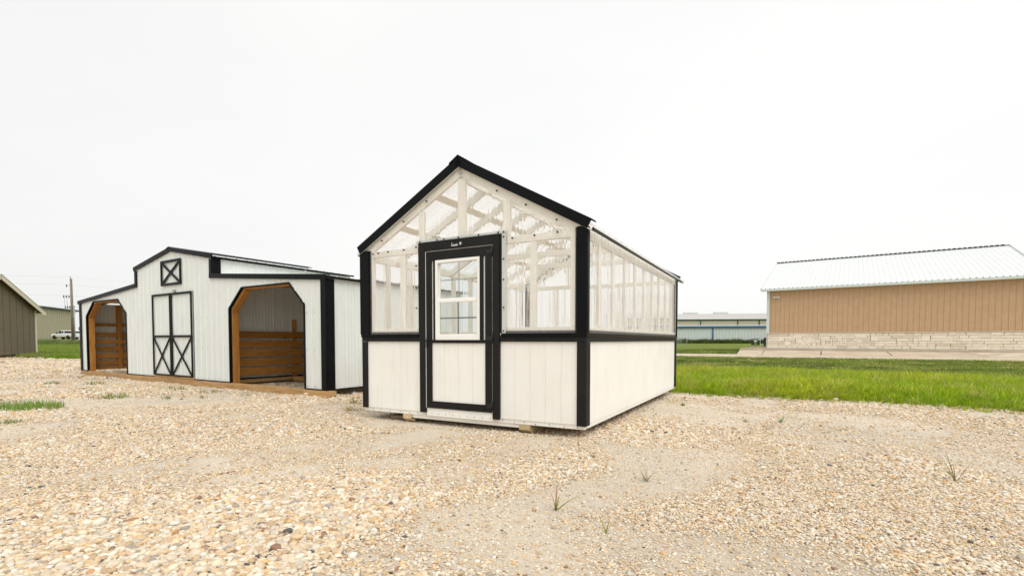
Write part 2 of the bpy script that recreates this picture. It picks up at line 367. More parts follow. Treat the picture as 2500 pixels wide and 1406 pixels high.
# ------------------------------------------------------------------ mesh helpers
def link(name, me, mat=None, parent=None):
    o = bpy.data.objects.new(name, me); COL.objects.link(o)
    if mat and len(me.materials) == 0: me.materials.append(M[mat])
    if parent is not None: o.parent = parent
    return o
def mesh(name, verts, faces, mat, parent=None, smooth_=False):
    me = bpy.data.meshes.new(name); me.from_pydata([tuple(v) for v in verts], [], faces); me.update()
    if smooth_:
        for p in me.polygons: p.use_smooth = True
    return link(name, me, mat, parent)
def thing(name, label, cat, loc=(0, 0, 0), rz=0.0, group=None):
    o = bpy.data.objects.new(name, None); o.empty_display_size = 0.2
    COL.objects.link(o); o.location = loc; o.rotation_euler = (0, 0, rz)
    return tag(o, label, cat, group)
def tag(o, label, cat, group=None, kind=None):
    if label: o['label'] = label
    if cat: o['category'] = cat
    if group: o['group'] = group
    if kind: o['kind'] = kind
    return o
def box_vf(x0, x1, y0, y1, z0, z1, c=0.0):
    if x0 > x1: x0, x1 = x1, x0
    if y0 > y1: y0, y1 = y1, y0
    if z0 > z1: z0, z1 = z1, z0
    c = min(c, (x1 - x0) * .45, (y1 - y0) * .45, (z1 - z0) * .45)
    if c <= 0:
        V = [(x0, y0, z0), (x1, y0, z0), (x1, y1, z0), (x0, y1, z0), (x0, y0, z1), (x1, y0, z1), (x1, y1, z1), (x0, y1, z1)]
        return V, [(0, 3, 2, 1), (4, 5, 6, 7), (0, 1, 5, 4), (1, 2, 6, 5), (2, 3, 7, 6), (3, 0, 4, 7)]
    V = []; idx = {}
    for i, (X, sx) in enumerate(((x0, 1), (x1, -1))):
        for j, (Y, sy) in enumerate(((y0, 1), (y1, -1))):
            for k, (Z, sz) in enumerate(((z0, 1), (z1, -1))):
                for a, p in (('x', (X, Y + sy * c, Z + sz * c)), ('y', (X + sx * c, Y, Z + sz * c)), ('z', (X + sx * c, Y + sy * c, Z))):
                    idx[(i, j, k, a)] = len(V); V.append(p)
    I = lambda i, j, k, a: idx[(i, j, k, a)]
    Fc = [(I(0,0,0,'x'), I(0,0,1,'x'), I(0,1,1,'x'), I(0,1,0,'x')), (I(1,0,0,'x'), I(1,1,0,'x'), I(1,1,1,'x'), I(1,0,1,'x')),
          (I(0,0,0,'y'), I(1,0,0,'y'), I(1,0,1,'y'), I(0,0,1,'y')), (I(0,1,0,'y'), I(0,1,1,'y'), I(1,1,1,'y'), I(1,1,0,'y')),
          (I(0,0,0,'z'), I(0,1,0,'z'), I(1,1,0,'z'), I(1,0,0,'z')), (I(0,0,1,'z'), I(1,0,1,'z'), I(1,1,1,'z'), I(0,1,1,'z'))]
    for j in (0, 1):
        for k in (0, 1):
            f = (I(0,j,k,'y'), I(1,j,k,'y'), I(1,j,k,'z'), I(0,j,k,'z')); Fc.append(f if j != k else f[::-1])
    for i in (0, 1):
        for k in (0, 1):
            f = (I(i,0,k,'x'), I(i,1,k,'x'), I(i,1,k,'z'), I(i,0,k,'z')); Fc.append(f[::-1] if i != k else f)
    for i in (0, 1):
        for j in (0, 1):
            f = (I(i,j,0,'x'), I(i,j,1,'x'), I(i,j,1,'y'), I(i,j,0,'y')); Fc.append(f if i != j else f[::-1])
    for i in (0, 1):
        for j in (0, 1):
            for k in (0, 1):
                f = (I(i,j,k,'x'), I(i,j,k,'y'), I(i,j,k,'z')); Fc.append(f if (i + j + k) % 2 == 0 else f[::-1])
    return V, Fc
def fixn(o):
    bm = bmesh.new(); bm.from_mesh(o.data); bmesh.ops.recalc_face_normals(bm, faces=bm.faces); bm.to_mesh(o.data); bm.free(); return o
def box(name, x0, x1, y0, y1, z0, z1, mat, parent=None, c=0.003):
    V, Fc = box_vf(x0, x1, y0, y1, z0, z1, c)
    return fixn(mesh(name, V, Fc, mat, parent))
def boxes(name, lst, mat, parent=None, c=0.0):
    V = []; Fc = []
    for b in lst:
        v, f = box_vf(*b, c); n = len(V); V += v; Fc += [tuple(i + n for i in q) for q in f]
    return fixn(mesh(name, V, Fc, mat, parent))
def prism(name, poly, y0, y1, mat, parent=None, fn=None):
    """outline in (u,z) pushed through from y0 to y1; fn maps (u,y,z) to local space"""
    fn = fn or (lambda u, y, z: (u, y, z))
    n = len(poly)
    V = [fn(u, y0, z) for u, z in poly] + [fn(u, y1, z) for u, z in poly]
    Fc = [tuple(range(n)), tuple(range(2 * n - 1, n - 1, -1))] + [(i, (i + 1) % n, (i + 1) % n + n, i + n) for i in range(n)]
    return fixn(mesh(name, V, Fc, mat, parent))
def bar(name, p, q, w, y0, y1, mat, parent=None, fn=None, side=0.0, ext=0.0):
    """flat board from p to q in the (u,z) plane, w wide; side shifts it across (-.5 below .. +.5 above)"""
    p = np.array(p, float); q = np.array(q, float); d = (q - p) / np.linalg.norm(q - p); n = np.array([-d[1], d[0]])
    p = p - d * ext; q = q + d * ext
    a, b_ = (side - .5) * w, (side + .5) * w
    return prism(name, [p + n * a, q + n * a, q + n * b_, p + n * b_], y0, y1, mat, parent, fn)
def tube(name, pts, r, mat, parent=None, seg=8, r1=None):
    pts = [Vector(p) for p in pts]; V = []; Fc = []; n = len(pts)
    for i, p in enumerate(pts):
        d = (pts[min(i + 1, n - 1)] - pts[max(i - 1, 0)]).normalized()
        a = d.orthogonal().normalized(); bb = d.cross(a)
        rr = r if r1 is None else r + (r1 - r) * i / (n - 1)
        for k in range(seg):
            t = 2 * math.pi * k / seg; V.append(p + (a * math.cos(t) + bb * math.sin(t)) * rr)
    for i in range(n - 1):
        for k in range(seg):
            Fc.append((i * seg + k, i * seg + (k + 1) % seg, (i + 1) * seg + (k + 1) % seg, (i + 1) * seg + k))
    Fc += [tuple(range(seg))[::-1], tuple(range((n - 1) * seg, n * seg))]
    o = fixn(mesh(name, V, Fc, mat, parent, True))
    return o
# ribbed sheet metal -------------------------------------------------
def rib_profile(u0, u1, pitch, h, wb, wt, minor=0.0, off=0.0):
    """list of (u, depth) along a sheet"""
    P = [(u0, 0.0)]
    k = math.floor((u0 - off) / pitch) - 1
    while True:
        c = off + k * pitch; k += 1
        if c - wb / 2 > u1: break
        q = [(c - wb / 2, 0), (c - wt / 2, h), (c + wt / 2, h), (c + wb / 2, 0)]
        if minor:
            for f in (1 / 3, 2 / 3):
                m_ = c + pitch * f
                q += [(m_ - .018, 0), (m_ - .008, minor), (m_ + .008, minor), (m_ + .018, 0)]
        for u, d in q:
            if u0 + 1e-4 < u < u1 - 1e-4: P.append((u, d))
    P.append((u1, 0.0))
    return sorted(P)
def sheet(name, parent, mat, u0, u1, zlo, zhi, fn, pitch=.2286, h=.018, wb=.05, wt=.02, minor=.004, off=0.0, breaks=(), uv=False):
    P = rib_profile(u0, u1, pitch, h, wb, wt, minor, off)
    us = sorted(set([p[0] for p in P] + [b for b in breaks if u0 < b < u1]))
    ds = np.interp(us, [p[0] for p in P], [p[1] for p in P])
    V = []; uvs = []
    for u, d in zip(us, ds):
        for z in (zlo(u), zhi(u)): V.append(fn(u, d, z)); uvs.append((u, z))
    Fc = [(2 * i, 2 * i + 2, 2 * i + 3, 2 * i + 1) for i in range(len(us) - 1)]
    o = mesh(name, V, Fc, mat, parent)
    if uv:
        l = o.data.uv_layers.new(name='UVMap')
        for lp in o.data.loops: l.data[lp.index].uv = uvs[lp.vertex_index]
    return o
def sheets(name, parent, mat, u0, u1, zlo, zhi, fn, mod=.9144, **kw):
    a = u0
    res = []
    while a < u1 - 1e-3:
        e = min(a + mod, u1)
        if u1 - e < .12: e = u1
        res.append(sheet(name, parent, mat, a, e, zlo, zhi, fn, **kw)); a = e
    return res
lin = lambda ua, za, ub, zb: (lambda u: za + (zb - za) * (u - ua) / (ub - ua))
const = lambda z: (lambda u: z)

# ------------------------------------------------------------------ terrain
E_ = np.array([0.834, -0.553]); N_ = np.array([0.553, 0.834])   # along / across the edge of the gravel lot
def edge_d(a):
    a = np.asarray(a, float)
    base = 9.5 - 1.6 * smooth(-24, -42, a) * 1.0
    return base + (fbm(a * 0.9 + 40, a * 0 + 3.3, 4) - 0.5) * 0.5 + (fbm(a * 3.1 + 10, a * 0 + 8.3, 3) - 0.5) * 0.35
def rise(x, y):
    w = smooth(-22, -55, x)
    return w * (0.40 * smooth(74, 93, y) + 0.82 * smooth(92, 108, y))
xs = np.array([-2500, -1200, -700, -450, -320] + list(range(-260, 121, 5)) + [150, 200, 300, 450, 700, 1200, 2500], float)
ys = np.array([-600, -200, -90] + list(range(-40, 241, 5)) + [270, 320, 420, 600, 900, 1500, 3000], float)
X, Y = np.meshgrid(xs, ys); Z = rise(X, Y) - 0.015 - .06 * ((X * .553 + Y * .834) < 7.5)
nx, ny = len(xs), len(ys)
o = mesh('ground', np.stack([X.ravel(), Y.ravel(), Z.ravel()], 1).tolist(),
         [(j * nx + i, j * nx + i + 1, (j + 1) * nx + i + 1, (j + 1) * nx + i) for j in range(ny - 1) for i in range(nx - 1)], 'lawn', None, True)
tag(o, 'flat grassy ground stretching out to the horizon', 'ground', kind='structure')

def sand_mask(x, y):
    """bare fines versus loose stones; wheel-worn streaks crossing the yard"""
    s = smooth(0.47, 0.63, fbm(x * 0.75 + 3, y * 0.75 + 8, 4)) * 0.85
    def streak(pts, w, k):
        best = np.full(np.shape(x), 9.0)
        for (ax, ay), (bx, by) in zip(pts[:-1], pts[1:]):
            dx, dy = bx - ax, by - ay; t = np.clip(((x - ax) * dx + (y - ay) * dy) / (dx * dx + dy * dy), 0, 1)
            best = np.minimum(best, np.hypot(x - ax - t * dx, y - ay - t * dy))
        wob = w * (0.6 + 0.9 * fbm(x * 2.2, y * 2.2, 3))
        return k * (1 - smooth(wob * 0.3, wob * 1.15, best)) * (.55 + .45 * smooth(.36, .56, fbm(x * 1.9 + 31, y * 1.9 + 5, 4)))
    p = lambda cx, cy, r: 1 - smooth(r * 0.5, r, np.hypot(x - cx, y - cy))
    s = s * (1 - 0.85 * p(-2.2, 2.3, 1.9)) * (1 - 0.8 * p(2.6, 3.2, 1.3)) * (1 - .6 * p(-3.5, 5.5, 2.0))
    for pts, w, k in SAND: s = np.maximum(s, streak(pts, w, k))
    return np.clip(s, 0, 1)
SAND = [([(-3.0, 3.55), (-2.4, 3.9), (-1.7, 4.4), (-1.1, 4.9), (-.4, 5.4)], 0.5, 1.0),
        ([(-2.2, 3.3), (-1.6, 3.75)], 0.3, 0.9),
        ([(2.3, 7.4), (3.4, 6.3), (4.4, 5.6)], 1.1, 0.85),
        ([(2.6, 5.4), (4.2, 4.6), (6.0, 4.2)], 0.45, 0.75),
        ([(.1, 2.6), (.7, 2.3), (1.2, 2.1), (1.5, 1.7)], 0.5, 0.65),
        ([(-.6, 3.4), (-.2, 4.2), (.3, 4.7)], 0.35, 0.7),
        ([(-.55, 2.3), (.1, 2.2)], 0.3, 0.75),
        ([(-6, 7.0), (-3, 6.4), (-2.0, 5.8)], 0.4, 0.6)]
A = np.unique(np.concatenate([np.arange(-90, -16, 1.0), np.arange(-16, -6, 0.3), np.arange(-6, 9, 0.09), np.arange(9, 14, .3), np.arange(14, 61, 2.0)]))
T = np.unique(np.concatenate([np.arange(-30, -1, 1.5), np.arange(-1, 9.6, 0.09), [9.5]]))
AA, TT = np.meshgrid(A, T)
DD = np.where(TT > 6, 6 + (TT - 6) * (edge_d(AA) - 6) / 3.5, TT)
GX = AA * E_[0] + DD * N_[0]; GY = AA * E_[1] + DD * N_[1]
def gravel_z(x, y):
    ub = (x + 12.772) * .8504 - (y - 14.521) * .5261; yb = (x + 12.772) * .5261 + (y - 14.521) * .8504     # settled a little under the barn
    dip = smooth(-1.4, -.3, yb) * smooth(-2, 0, ub) * (1 - smooth(11.3, 12.0, ub))
    return (fbm(x * 1.1, y * 1.1, 4) - 0.5) * 0.026 - .03 * dip
GZ = gravel_z(GX, GY); GZ[-1] = -0.02
na, nt_ = len(A), len(T)
lot = mesh('gravel_lot', np.stack([GX.ravel(), GY.ravel(), GZ.ravel()], 1).tolist(),
           [(j * na + i, j * na + i + 1, (j + 1) * na + i + 1, (j + 1) * na + i) for j in range(nt_ - 1) for i in range(na - 1)], 'gravel_bed', None, True)
at = lot.data.attributes.new('sand', 'FLOAT', 'POINT'); at.data.foreach_set('value', sand_mask(GX.ravel(), GY.ravel()).astype(np.float32))
tag(lot, 'sandy tan gravel yard in front of the sheds', 'gravel', kind='structure')

# ------------------------------------------------------------------ scattering through geometry nodes
def scatter(name, pts, cols, rots, scls, protos, label, cat):
    me = bpy.data.meshes.new(name); me.vertices.add(len(pts)); me.vertices.foreach_set('co', np.asarray(pts, np.float32).ravel())
    for nm, ty, arr, key in (('col', 'FLOAT_COLOR', np.c_[cols, np.ones(len(pts))], 'color'), ('rot', 'FLOAT_VECTOR', rots, 'vector'), ('scl', 'FLOAT_VECTOR', scls, 'vector')):
        a = me.attributes.new(nm, ty, 'POINT'); a.data.foreach_set(key, np.asarray(arr, np.float32).ravel())
    o = link(name, me)
    ng = bpy.data.node_groups.new(name + '_nodes', 'GeometryNodeTree')
    ng.interface.new_socket('Geometry', in_out='INPUT', socket_type='NodeSocketGeometry')
    ng.interface.new_socket('Geometry', in_out='OUTPUT', socket_type='NodeSocketGeometry')
    N = ng.nodes; L = ng.links
    gi, go = N.new('NodeGroupInput'), N.new('NodeGroupOutput')
    jn = N.new('GeometryNodeJoinGeometry')
    for p in protos[::-1]:
        oi = N.new('GeometryNodeObjectInfo'); oi.inputs['Object'].default_value = p; oi.inputs['As Instance'].default_value = True
        L.new(oi.outputs['Geometry'], jn.inputs['Geometry'])
    ip = N.new('GeometryNodeInstanceOnPoints'); ip.inputs['Pick Instance'].default_value = True
    def na_(nm, dt):
        n = N.new('GeometryNodeInputNamedAttribute'); n.data_type = dt; n.inputs['Name'].default_value = nm; return n.outputs['Attribute']
    L.new(gi.outputs[0], ip.inputs['Points']); L.new(jn.outputs[0], ip.inputs['Instance'])
    e2r = N.new('FunctionNodeEulerToRotation'); L.new(na_('rot', 'FLOAT_VECTOR'), e2r.inputs[0])
    L.new(e2r.outputs[0], ip.inputs['Rotation']); L.new(na_('scl', 'FLOAT_VECTOR'), ip.inputs['Scale'])
    rv = N.new('FunctionNodeRandomValue'); rv.data_type = 'INT'
    ints = [s for s in rv.inputs if s.type == 'INT']
    ints[0].default_value = 0; ints[1].default_value = len(protos) - 1
    L.new([s for s in rv.outputs if s.type == 'INT'][0], ip.inputs['Instance Index'])
    L.new(ip.outputs[0], go.inputs[0])
    md = o.modifiers.new('scatter', 'NODES'); md.node_group = ng
    return tag(o, label, cat, kind='stuff')
def proto(name, verts, faces, mat, smooth_=True, blade=None):
    me = bpy.data.meshes.new(name); me.from_pydata([tuple(v) for v in verts], [], faces); me.update()
    if smooth_:
        for p in me.polygons: p.use_smooth = True
    me.materials.append(M[mat])
    if blade is not None:
        a = me.attributes.new('blade', 'FLOAT_COLOR', 'POINT'); a.data.foreach_set('color', np.c_[blade, np.ones(len(verts))].astype(np.float32).ravel())
    return bpy.data.objects.new(name, me)
def stone_protos():
    res = []
    for k in range(9):
        bm = bmesh.new(); bmesh.ops.create_icosphere(bm, subdivisions=2, radius=1.0)
        r_ = np.random.default_rng(100 + k)
        ph = r_.random(6) * 6.28; am = r_.random(6) * 0.13
        sx, sy, sz = 1.0, 0.62 + 0.3 * r_.random(), 0.42 + 0.22 * r_.random()
        for v in bm.verts:
            x, y, z = v.co
            f = 1 + am[0] * math.sin(2.1 * x + ph[0]) + am[1] * math.sin(2.6 * y + ph[1]) + am[2] * math.sin(2.3 * z + ph[2]) + am[3] * math.sin(4 * x + 3 * y + ph[3]) * 0.6
            q = lambda t: math.copysign(abs(t) ** 0.85, t)
            v.co = (q(x) * f * sx, q(y) * f * sy, q(z) * f * sz)
        V = [v.co[:] for v in bm.verts]; Fc = [tuple(v.index for v in f.verts) for f in bm.faces]; bm.free()
        res.append(proto('stone', V, Fc, 'pebble'))
    return res
PAL = np.array([(.66, .53, .37), (.60, .45, .28), (.62, .42, .20), (.72, .66, .56), (.58, .52, .43), (.52, .38, .24), (.66, .57, .44), (.36, .31, .26), (.30, .18, .11), (.46, .25, .13), (.10, .095, .09)])
PAL = PAL * np.array([1.02, 1.03, 1.05])
PW = np.array([.22, .15, .055, .16, .13, .08, .13, .03, .014, .009, .007]); PW /= PW.sum()
def stones():
    P = []; S = []
    # (max distance, stones per m2, mean half-size)
    for y0, y1, dens, sz in ((1.7, 3.0, 9000, .0042), (3.0, 4.6, 4500, .0052), (1.7, 3.4, 9500, .0062), (3.4, 5.2, 6000, .0074), (5.2, 8.0, 2900, .0098), (8.0, 12.5, 1100, .0135), (12.5, 20, 330, .020), (20, 34, 90, .03)):
        area = 1.12 * (y1 ** 2 - y0 ** 2)
        n = int(area * dens)
        y = np.sqrt(rng.random(n) * (y1 ** 2 - y0 ** 2) + y0 ** 2); x = (rng.random(n) * 2 - 1) * 1.12 * y
        d = x * N_[0] + y * N_[1]; a = x * E_[0] + y * E_[1]
        sm = sand_mask(x, y)
        keep = (rng.random(n) < (0.4 - .28 * sm if sz < .006 else 1.0 - 0.93 * sm)) & (d < edge_d(a) + 0.2 * rng.standard_normal(n))
        x, y, sm = x[keep], y[keep], sm[keep]
        s = sz * np.exp(rng.standard_normal(len(x)) * 0.31) * (1 - 0.35 * sm)
        coarse = 1 + 0.55 * (1 - smooth(1.0, 2.4, np.hypot(x + 1.7, y - 1.9))) + .3 * smooth(.5, .75, fbm(x * .9 + 50, y * .9, 3))
        s = s * coarse
        if sz < .006: s = sz * np.exp(rng.standard_normal(len(x)) * 0.3)
        big = rng.random(len(x)) < 0.004; s[big] *= 1.5
        P.append(np.c_[x, y, gravel_z(x, y) + s * (0.1 + 0.6 * rng.random(len(x)) * (1 - .7 * sm))]); S.append(s)
    P = np.concatenate(P); S = np.concatenate(S); n = len(P)
    c = PAL[rng.choice(len(PAL), n, p=PW)] * np.exp(rng.standard_normal((n, 1)) * 0.10)
    ro = np.c_[rng.standard_normal((n, 2)) * 0.22, rng.random(n) * 6.28]
    scatter('gravel', P, c, ro, np.repeat(S[:, None], 3, 1), stone_protos(), 'loose tan and cream river pebbles strewn over the yard', 'gravel')
    return n
print('stones', stones())

# ------------------------------------------------------------------ grass
def blade_mesh(blist, pw=1.8):
    V = []; Fc = []; C = []
    for (bx, by, ang, lean, h, w, col) in blist:
        dx, dy = math.cos(ang), math.sin(ang); tw = ang + math.pi / 2 + 1.0 * math.sin(ang * 7.3 + bx * 900); px, py = math.cos(tw), math.sin(tw)
        n0 = len(V)
        for t in (0, .4, .75, 1.0):
            off = lean * h * t ** pw; z = h * (t - .25 * abs(lean) * t ** 2.2)
            ww = w * (1 - t ** 1.5) * .5 + (0.0 if t == 1 else .0004)
            if t < 1:
                V += [(bx + dx * off + px * ww, by + dy * off + py * ww, z), (bx + dx * off - px * ww, by + dy * off - py * ww, z)]; C += [col, col]
            else:
                V.append((bx + dx * off, by + dy * off, z)); C.append(col)
        Fc += [(n0, n0 + 1, n0 + 3, n0 + 2), (n0 + 2, n0 + 3, n0 + 5, n0 + 4), (n0 + 4, n0 + 5, n0 + 6)]
    return V, Fc, np.array(C)
def tuft_protos(n, blades, rad, h, w, lean, straw=0.08, seed=0):
    res = []
    for k in range(n):
        r_ = np.random.default_rng(seed + k); bl = []
        for i in range(blades):
            a = r_.random() * 6.28; q = math.sqrt(r_.random()) * rad
            v = math.exp(r_.standard_normal() * .18)
            col = (v, v, v) if r_.random() > straw else (1.6 * v, 1.25 * v, 2.0 * v)
            bl.append((q * math.cos(a), q * math.sin(a), r_.random() * 6.28, lean * (0.3 + r_.random()), h * (.55 + .6 * r_.random()), w * (.7 + .6 * r_.random()), col))
        V, Fc, C = blade_mesh(bl)
        res.append(proto('tuft', V, Fc, 'grass_blades', True, C))
    return res
def scatter_tufts(name, P, cols, sc, protos, label):
    n = len(P)
    ro = np.c_[rng.standard_normal((n, 2)) * 0.08, rng.random(n) * 6.28]
    scatter(name, P, cols, ro, np.repeat(sc[:, None], 3, 1), protos, label, 'grass')
def in_view(x, y, m=0.06): return (y > -1) & (x / np.maximum(y, .1) < 1.7 + m) & (x / np.maximum(y, .1) > .25)
def ground_grass():
    # uncut strip next to the gravel
    n = 60000
    a = rng.random(n) * 22 - 6; u = rng.random(n) ** 1.15
    d0 = edge_d(a); lim = 16.6 + (fbm(a * .6, a * 0, 3) - .5) * 1.6
    d = d0 - 0.3 + u * (lim - d0 + .3)
    x = a * E_[0] + d * N_[0]; y = a * E_[1] + d * N_[1]
    k = in_view(x, y) & (rng.random(n) < .12 + .88 * smooth(-.1, .45, d - d0 - .5 * (fbm(a * 2.2 + 3, a * 0 + 6.1, 3) - .5))); x, y, a, d, d0 = x[k], y[k], a[k], d[k], d0[k]
    v = fbm(x * .8, y * .8, 4); v2 = fbm(x * 2.5 + 9, y * 2.5, 3)
    g0, g1, g2 = np.array([.28, .42, .012]), np.array([.40, .47, .025]), np.array([.46, .42, .10])
    t = smooth(.3, .7, v)[:, None]; s = smooth(.54, .76, v2)[:, None] * .55
    col = (g0 * (1 - t) + g1 * t) * (1 - s) + g2 * s
    sc = (.45 + .6 * smooth(0, 1.2, d - d0)) * (.7 + .5 * rng.random(len(x))) * (.75 + .5 * v)
    col = col * (.8 + .25 * smooth(0, .5, d - d0))[:, None]
    col = col * np.exp(rng.standard_normal(len(x)) * .22)[:, None]
    sp = rng.random(len(x)) < .035; sc[sp] *= 1.25; col[sp] = np.array([.46, .46, .11])
    fr_ = rng.random(len(x)) < .25 * smooth(.5, .62, fbm(a * 1.6 + 5, a * 0 + 1.7, 3)); k2 = fr_ & (d - d0 < .35); d_ = -rng.random(k2.sum()) ** 1.5 * .5; x[k2] += d_ * N_[0]; y[k2] += d_ * N_[1]; sc[k2] *= .7
    scatter_tufts('tall_grass', np.c_[x, y, np.full(len(x), -.015)], col, sc, tuft_protos(8, 15, .085, .21, .011, .6, .08, 300), 'uncut bright green grass strip along the gravel edge')
    # seed-headed stragglers share the strip
    # mown lawn up to the path and beyond
    n = 105000
    y = np.sqrt(rng.random(n) * (48 ** 2 - 6 ** 2) + 6 ** 2); x = y * (.22 + 1.4 * rng.random(n))
    d = x * N_[0] + y * N_[1]; a = x * E_[0] + y * E_[1]
    lim = 16.2 + (fbm(a * .6, a * 0, 3) - .5) * 1.6
    k = (d > lim) & ~on_paving(x, y); x, y, d = x[k], y[k], d[k]
    v = fbm(x * .35, y * .9, 5); v2 = fbm(x * 1.2, y * 2.0 + 7, 3)
    g0, g1, g2 = np.array([.12, .18, .028]), np.array([.23, .29, .045]), np.array([.42, .37, .14])
    t = smooth(.35, .62, v)[:, None]; s = smooth(.55, .75, v2)[:, None] * .8
    col = (g0 * (1 - t) + g1 * t) * (1 - s) + g2 * s
    col = col * np.exp(rng.standard_normal(len(x)) * .28)[:, None]
    sc = (.8 + .6 * rng.random(len(x))) * (1 + y / 40)
    scatter_tufts('mown_lawn', np.c_[x, y, np.full(len(x), -.015)], col, sc, tuft_protos(5, 14, .13, .065, .012, .7, .12, 400), 'short mown lawn on both sides of the concrete path')
    # left: lawn strip beyond the gravel, seen past the barn
    n = 16000
    y = 24 + 54 * rng.random(n) ** 1.4; x = -y * (.84 + .2 * rng.random(n))
    d = x * N_[0] + y * N_[1]; a = x * E_[0] + y * E_[1]
    k = d > edge_d(a) - .1; x, y = x[k], y[k]
    v = fbm(x * .25, y * .5, 4); g0, g1 = np.array([.21, .33, .03]), np.array([.31, .33, .09])
    t = smooth(.4, .65, v)[:, None]
    scatter_tufts('lawn_strip', np.c_[x, y, rise(x, y) - .015], g0 * (1 - t) + g1 * t, (1.2 + rng.random(len(x))) * (.7 + y / 70), tuft_protos(4, 14, .16, .12, .02, .5, .1, 450), 'green lawn strip between the gravel and the roadside weeds')
    # roadside weeds on the left, and along the blue-trimmed warehouse
    n = 2600
    y = 76 + 18 * rng.random(n); x = -y * (.82 + .22 * rng.random(n))
    v = fbm(x * .4, y * .4, 4); g0, g1, g2 = np.array([.12, .19, .045]), np.array([.20, .25, .08]), np.array([.34, .31, .16])
    t = smooth(.35, .65, v)[:, None]; s = (rng.random(len(x)) < .12)[:, None] * .8
    scatter_tufts('roadside_weeds', np.c_[x, y, rise(x, y) - .02], (g0 * (1 - t) + g1 * t) * (1 - s) + g2 * s, (.7 + .7 * rng.random(n) ** 2) * (.6 + .8 * v) * np.where(y > 86, .45, .8), tuft_protos(5, 26, .35, .95, .05, .35, .12, 500), 'tall shaggy weeds along the road by the utility pole')
    n = 1500
    x = 48 + 44 * rng.random(n); y = warehouse_y(x) - .4 - 2.4 * rng.random(n)
    v = fbm(x * .5, y * .5, 4); t = smooth(.35, .65, v)[:, None]
    scatter_tufts('warehouse_weeds', np.c_[x, y, np.full(n, -.02)], np.array([.06, .11, .02]) * (1 - t) + np.array([.13, .16, .04]) * t, (.6 + .9 * rng.random(n) ** 2) * (.6 + .8 * v), tuft_protos(5, 24, .4, 1.1, .07, .3, .1, 520), 'rank green weeds along the foot of the blue trimmed warehouse')

# path / apron corner points (ground plan, metres)
PATH_N = [(-6.0, 34.4), (9.72, 28.63), (23.16, 22.1), (40.0, 13.9)]      # near edge
PATH_F = [(-4.0, 43.2), (12.36, 36.41), (29.78, 28.43), (46.0, 20.9)]   # far edge
AP_B = [(15.45, 33.64), (17.4, 34.05), (20.6, 32.6), (24.1, 31.0), (28.3, 29.1), (33.0, 26.95)]
def pline(pts, x): return np.interp(x, [p[0] for p in pts], [p[1] for p in pts])
def on_paving(x, y):
    p = (y > pline(PATH_N, x) - .05) & (y < pline(PATH_F, x) + .05)
    u = (x - 19.8) * .8235 + (y - 38) * -.5673; w = (x - 19.8) * .5673 + (y - 38) * .8235
    ap = (u > -2.6) & (w > -8) & (y > pline(AP_B, x) - .1) & (x > 15.2 + (y - 33.6) * .45)
    return p | ap
def warehouse_y(x): return 150 - (x - 50) * 0.16
ground_grass()

# ------------------------------------------------------------------ concrete path and apron
pv = tag(bpy.data.objects.new('path', None), 'long pale concrete path of slabs crossing the lawn', 'path', kind='structure'); COL.objects.link(pv)
def slab(name, quad, parent, th=0.1):
    V = [Vector(q) for q in quad]; c = sum(V, Vector()) / len(V)
    V = [v + (c - v).normalized() * .045 for v in V]; n = len(V)
    vv = [tuple(v) for v in V] + [(v.x, v.y, v.z - th) for v in V]
    return fixn(mesh(name, vv, [tuple(range(n)), tuple(range(2 * n - 1, n - 1, -1))] + [(i, (i + 1) % n, (i + 1) % n + n, i + n) for i in range(n)], 'concrete', parent))
L_ = lambda p, q, t: (p[0] + (q[0] - p[0]) * t, p[1] + (q[1] - p[1]) * t)
fx = [-5, 1.5, 8.0, 14.2, 20.3, 26.0, 31.6, 37.5]
for a, b_ in zip(fx[:-1], fx[1:]):
    f = lambda x: (x + 2.9, float(pline(PATH_F, x + 2.9)), .012); g = lambda x: (x, float(pline(PATH_N, x)), .012)
    slab('slab', [g(a), g(b_), f(b_), f(a)], pv)
RB_O = np.array([19.8, 38.0]); RB_D = np.array([.8235, -.5673]); RB_N = np.array([.5673, .8235]); RB_Z = .38
rbp = lambda u, w, z: (RB_O[0] + RB_D[0] * u + RB_N[0] * w, RB_O[1] + RB_D[1] * u + RB_N[1] * w, z)
apron = tag(bpy.data.objects.new('apron', None), 'sloping concrete apron of slabs below the stone wall', 'pavement', kind='structure'); COL.objects.link(apron)
top_u = [-1.85, -.1, 3.6, 7.35, 11.1, 15.9]
for i in range(5):
    b0_, b1_ = AP_B[i], AP_B[i + 1]
    slab('slab', [(b0_[0], b0_[1], .016), (b1_[0], b1_[1], .016), rbp(top_u[i + 1], -.55, .24), rbp(top_u[i], -.55, .24)], apron)

# ------------------------------------------------------------------ clear ribbed greenhouse
GW, GL = 3.0, 4.88
GC = 1.513                     # ridge line
gh = thing('greenhouse', 'cream greenhouse with black trim, clear ribbed walls and a half glazed door', 'greenhouse', (-1.911, 6.295, 0), math.atan2(-.4770, .8789))
U = lambda t: 3.05 - t         # t counts from a datum just off the right-hand corner
FZ = .145                      # foot of the siding
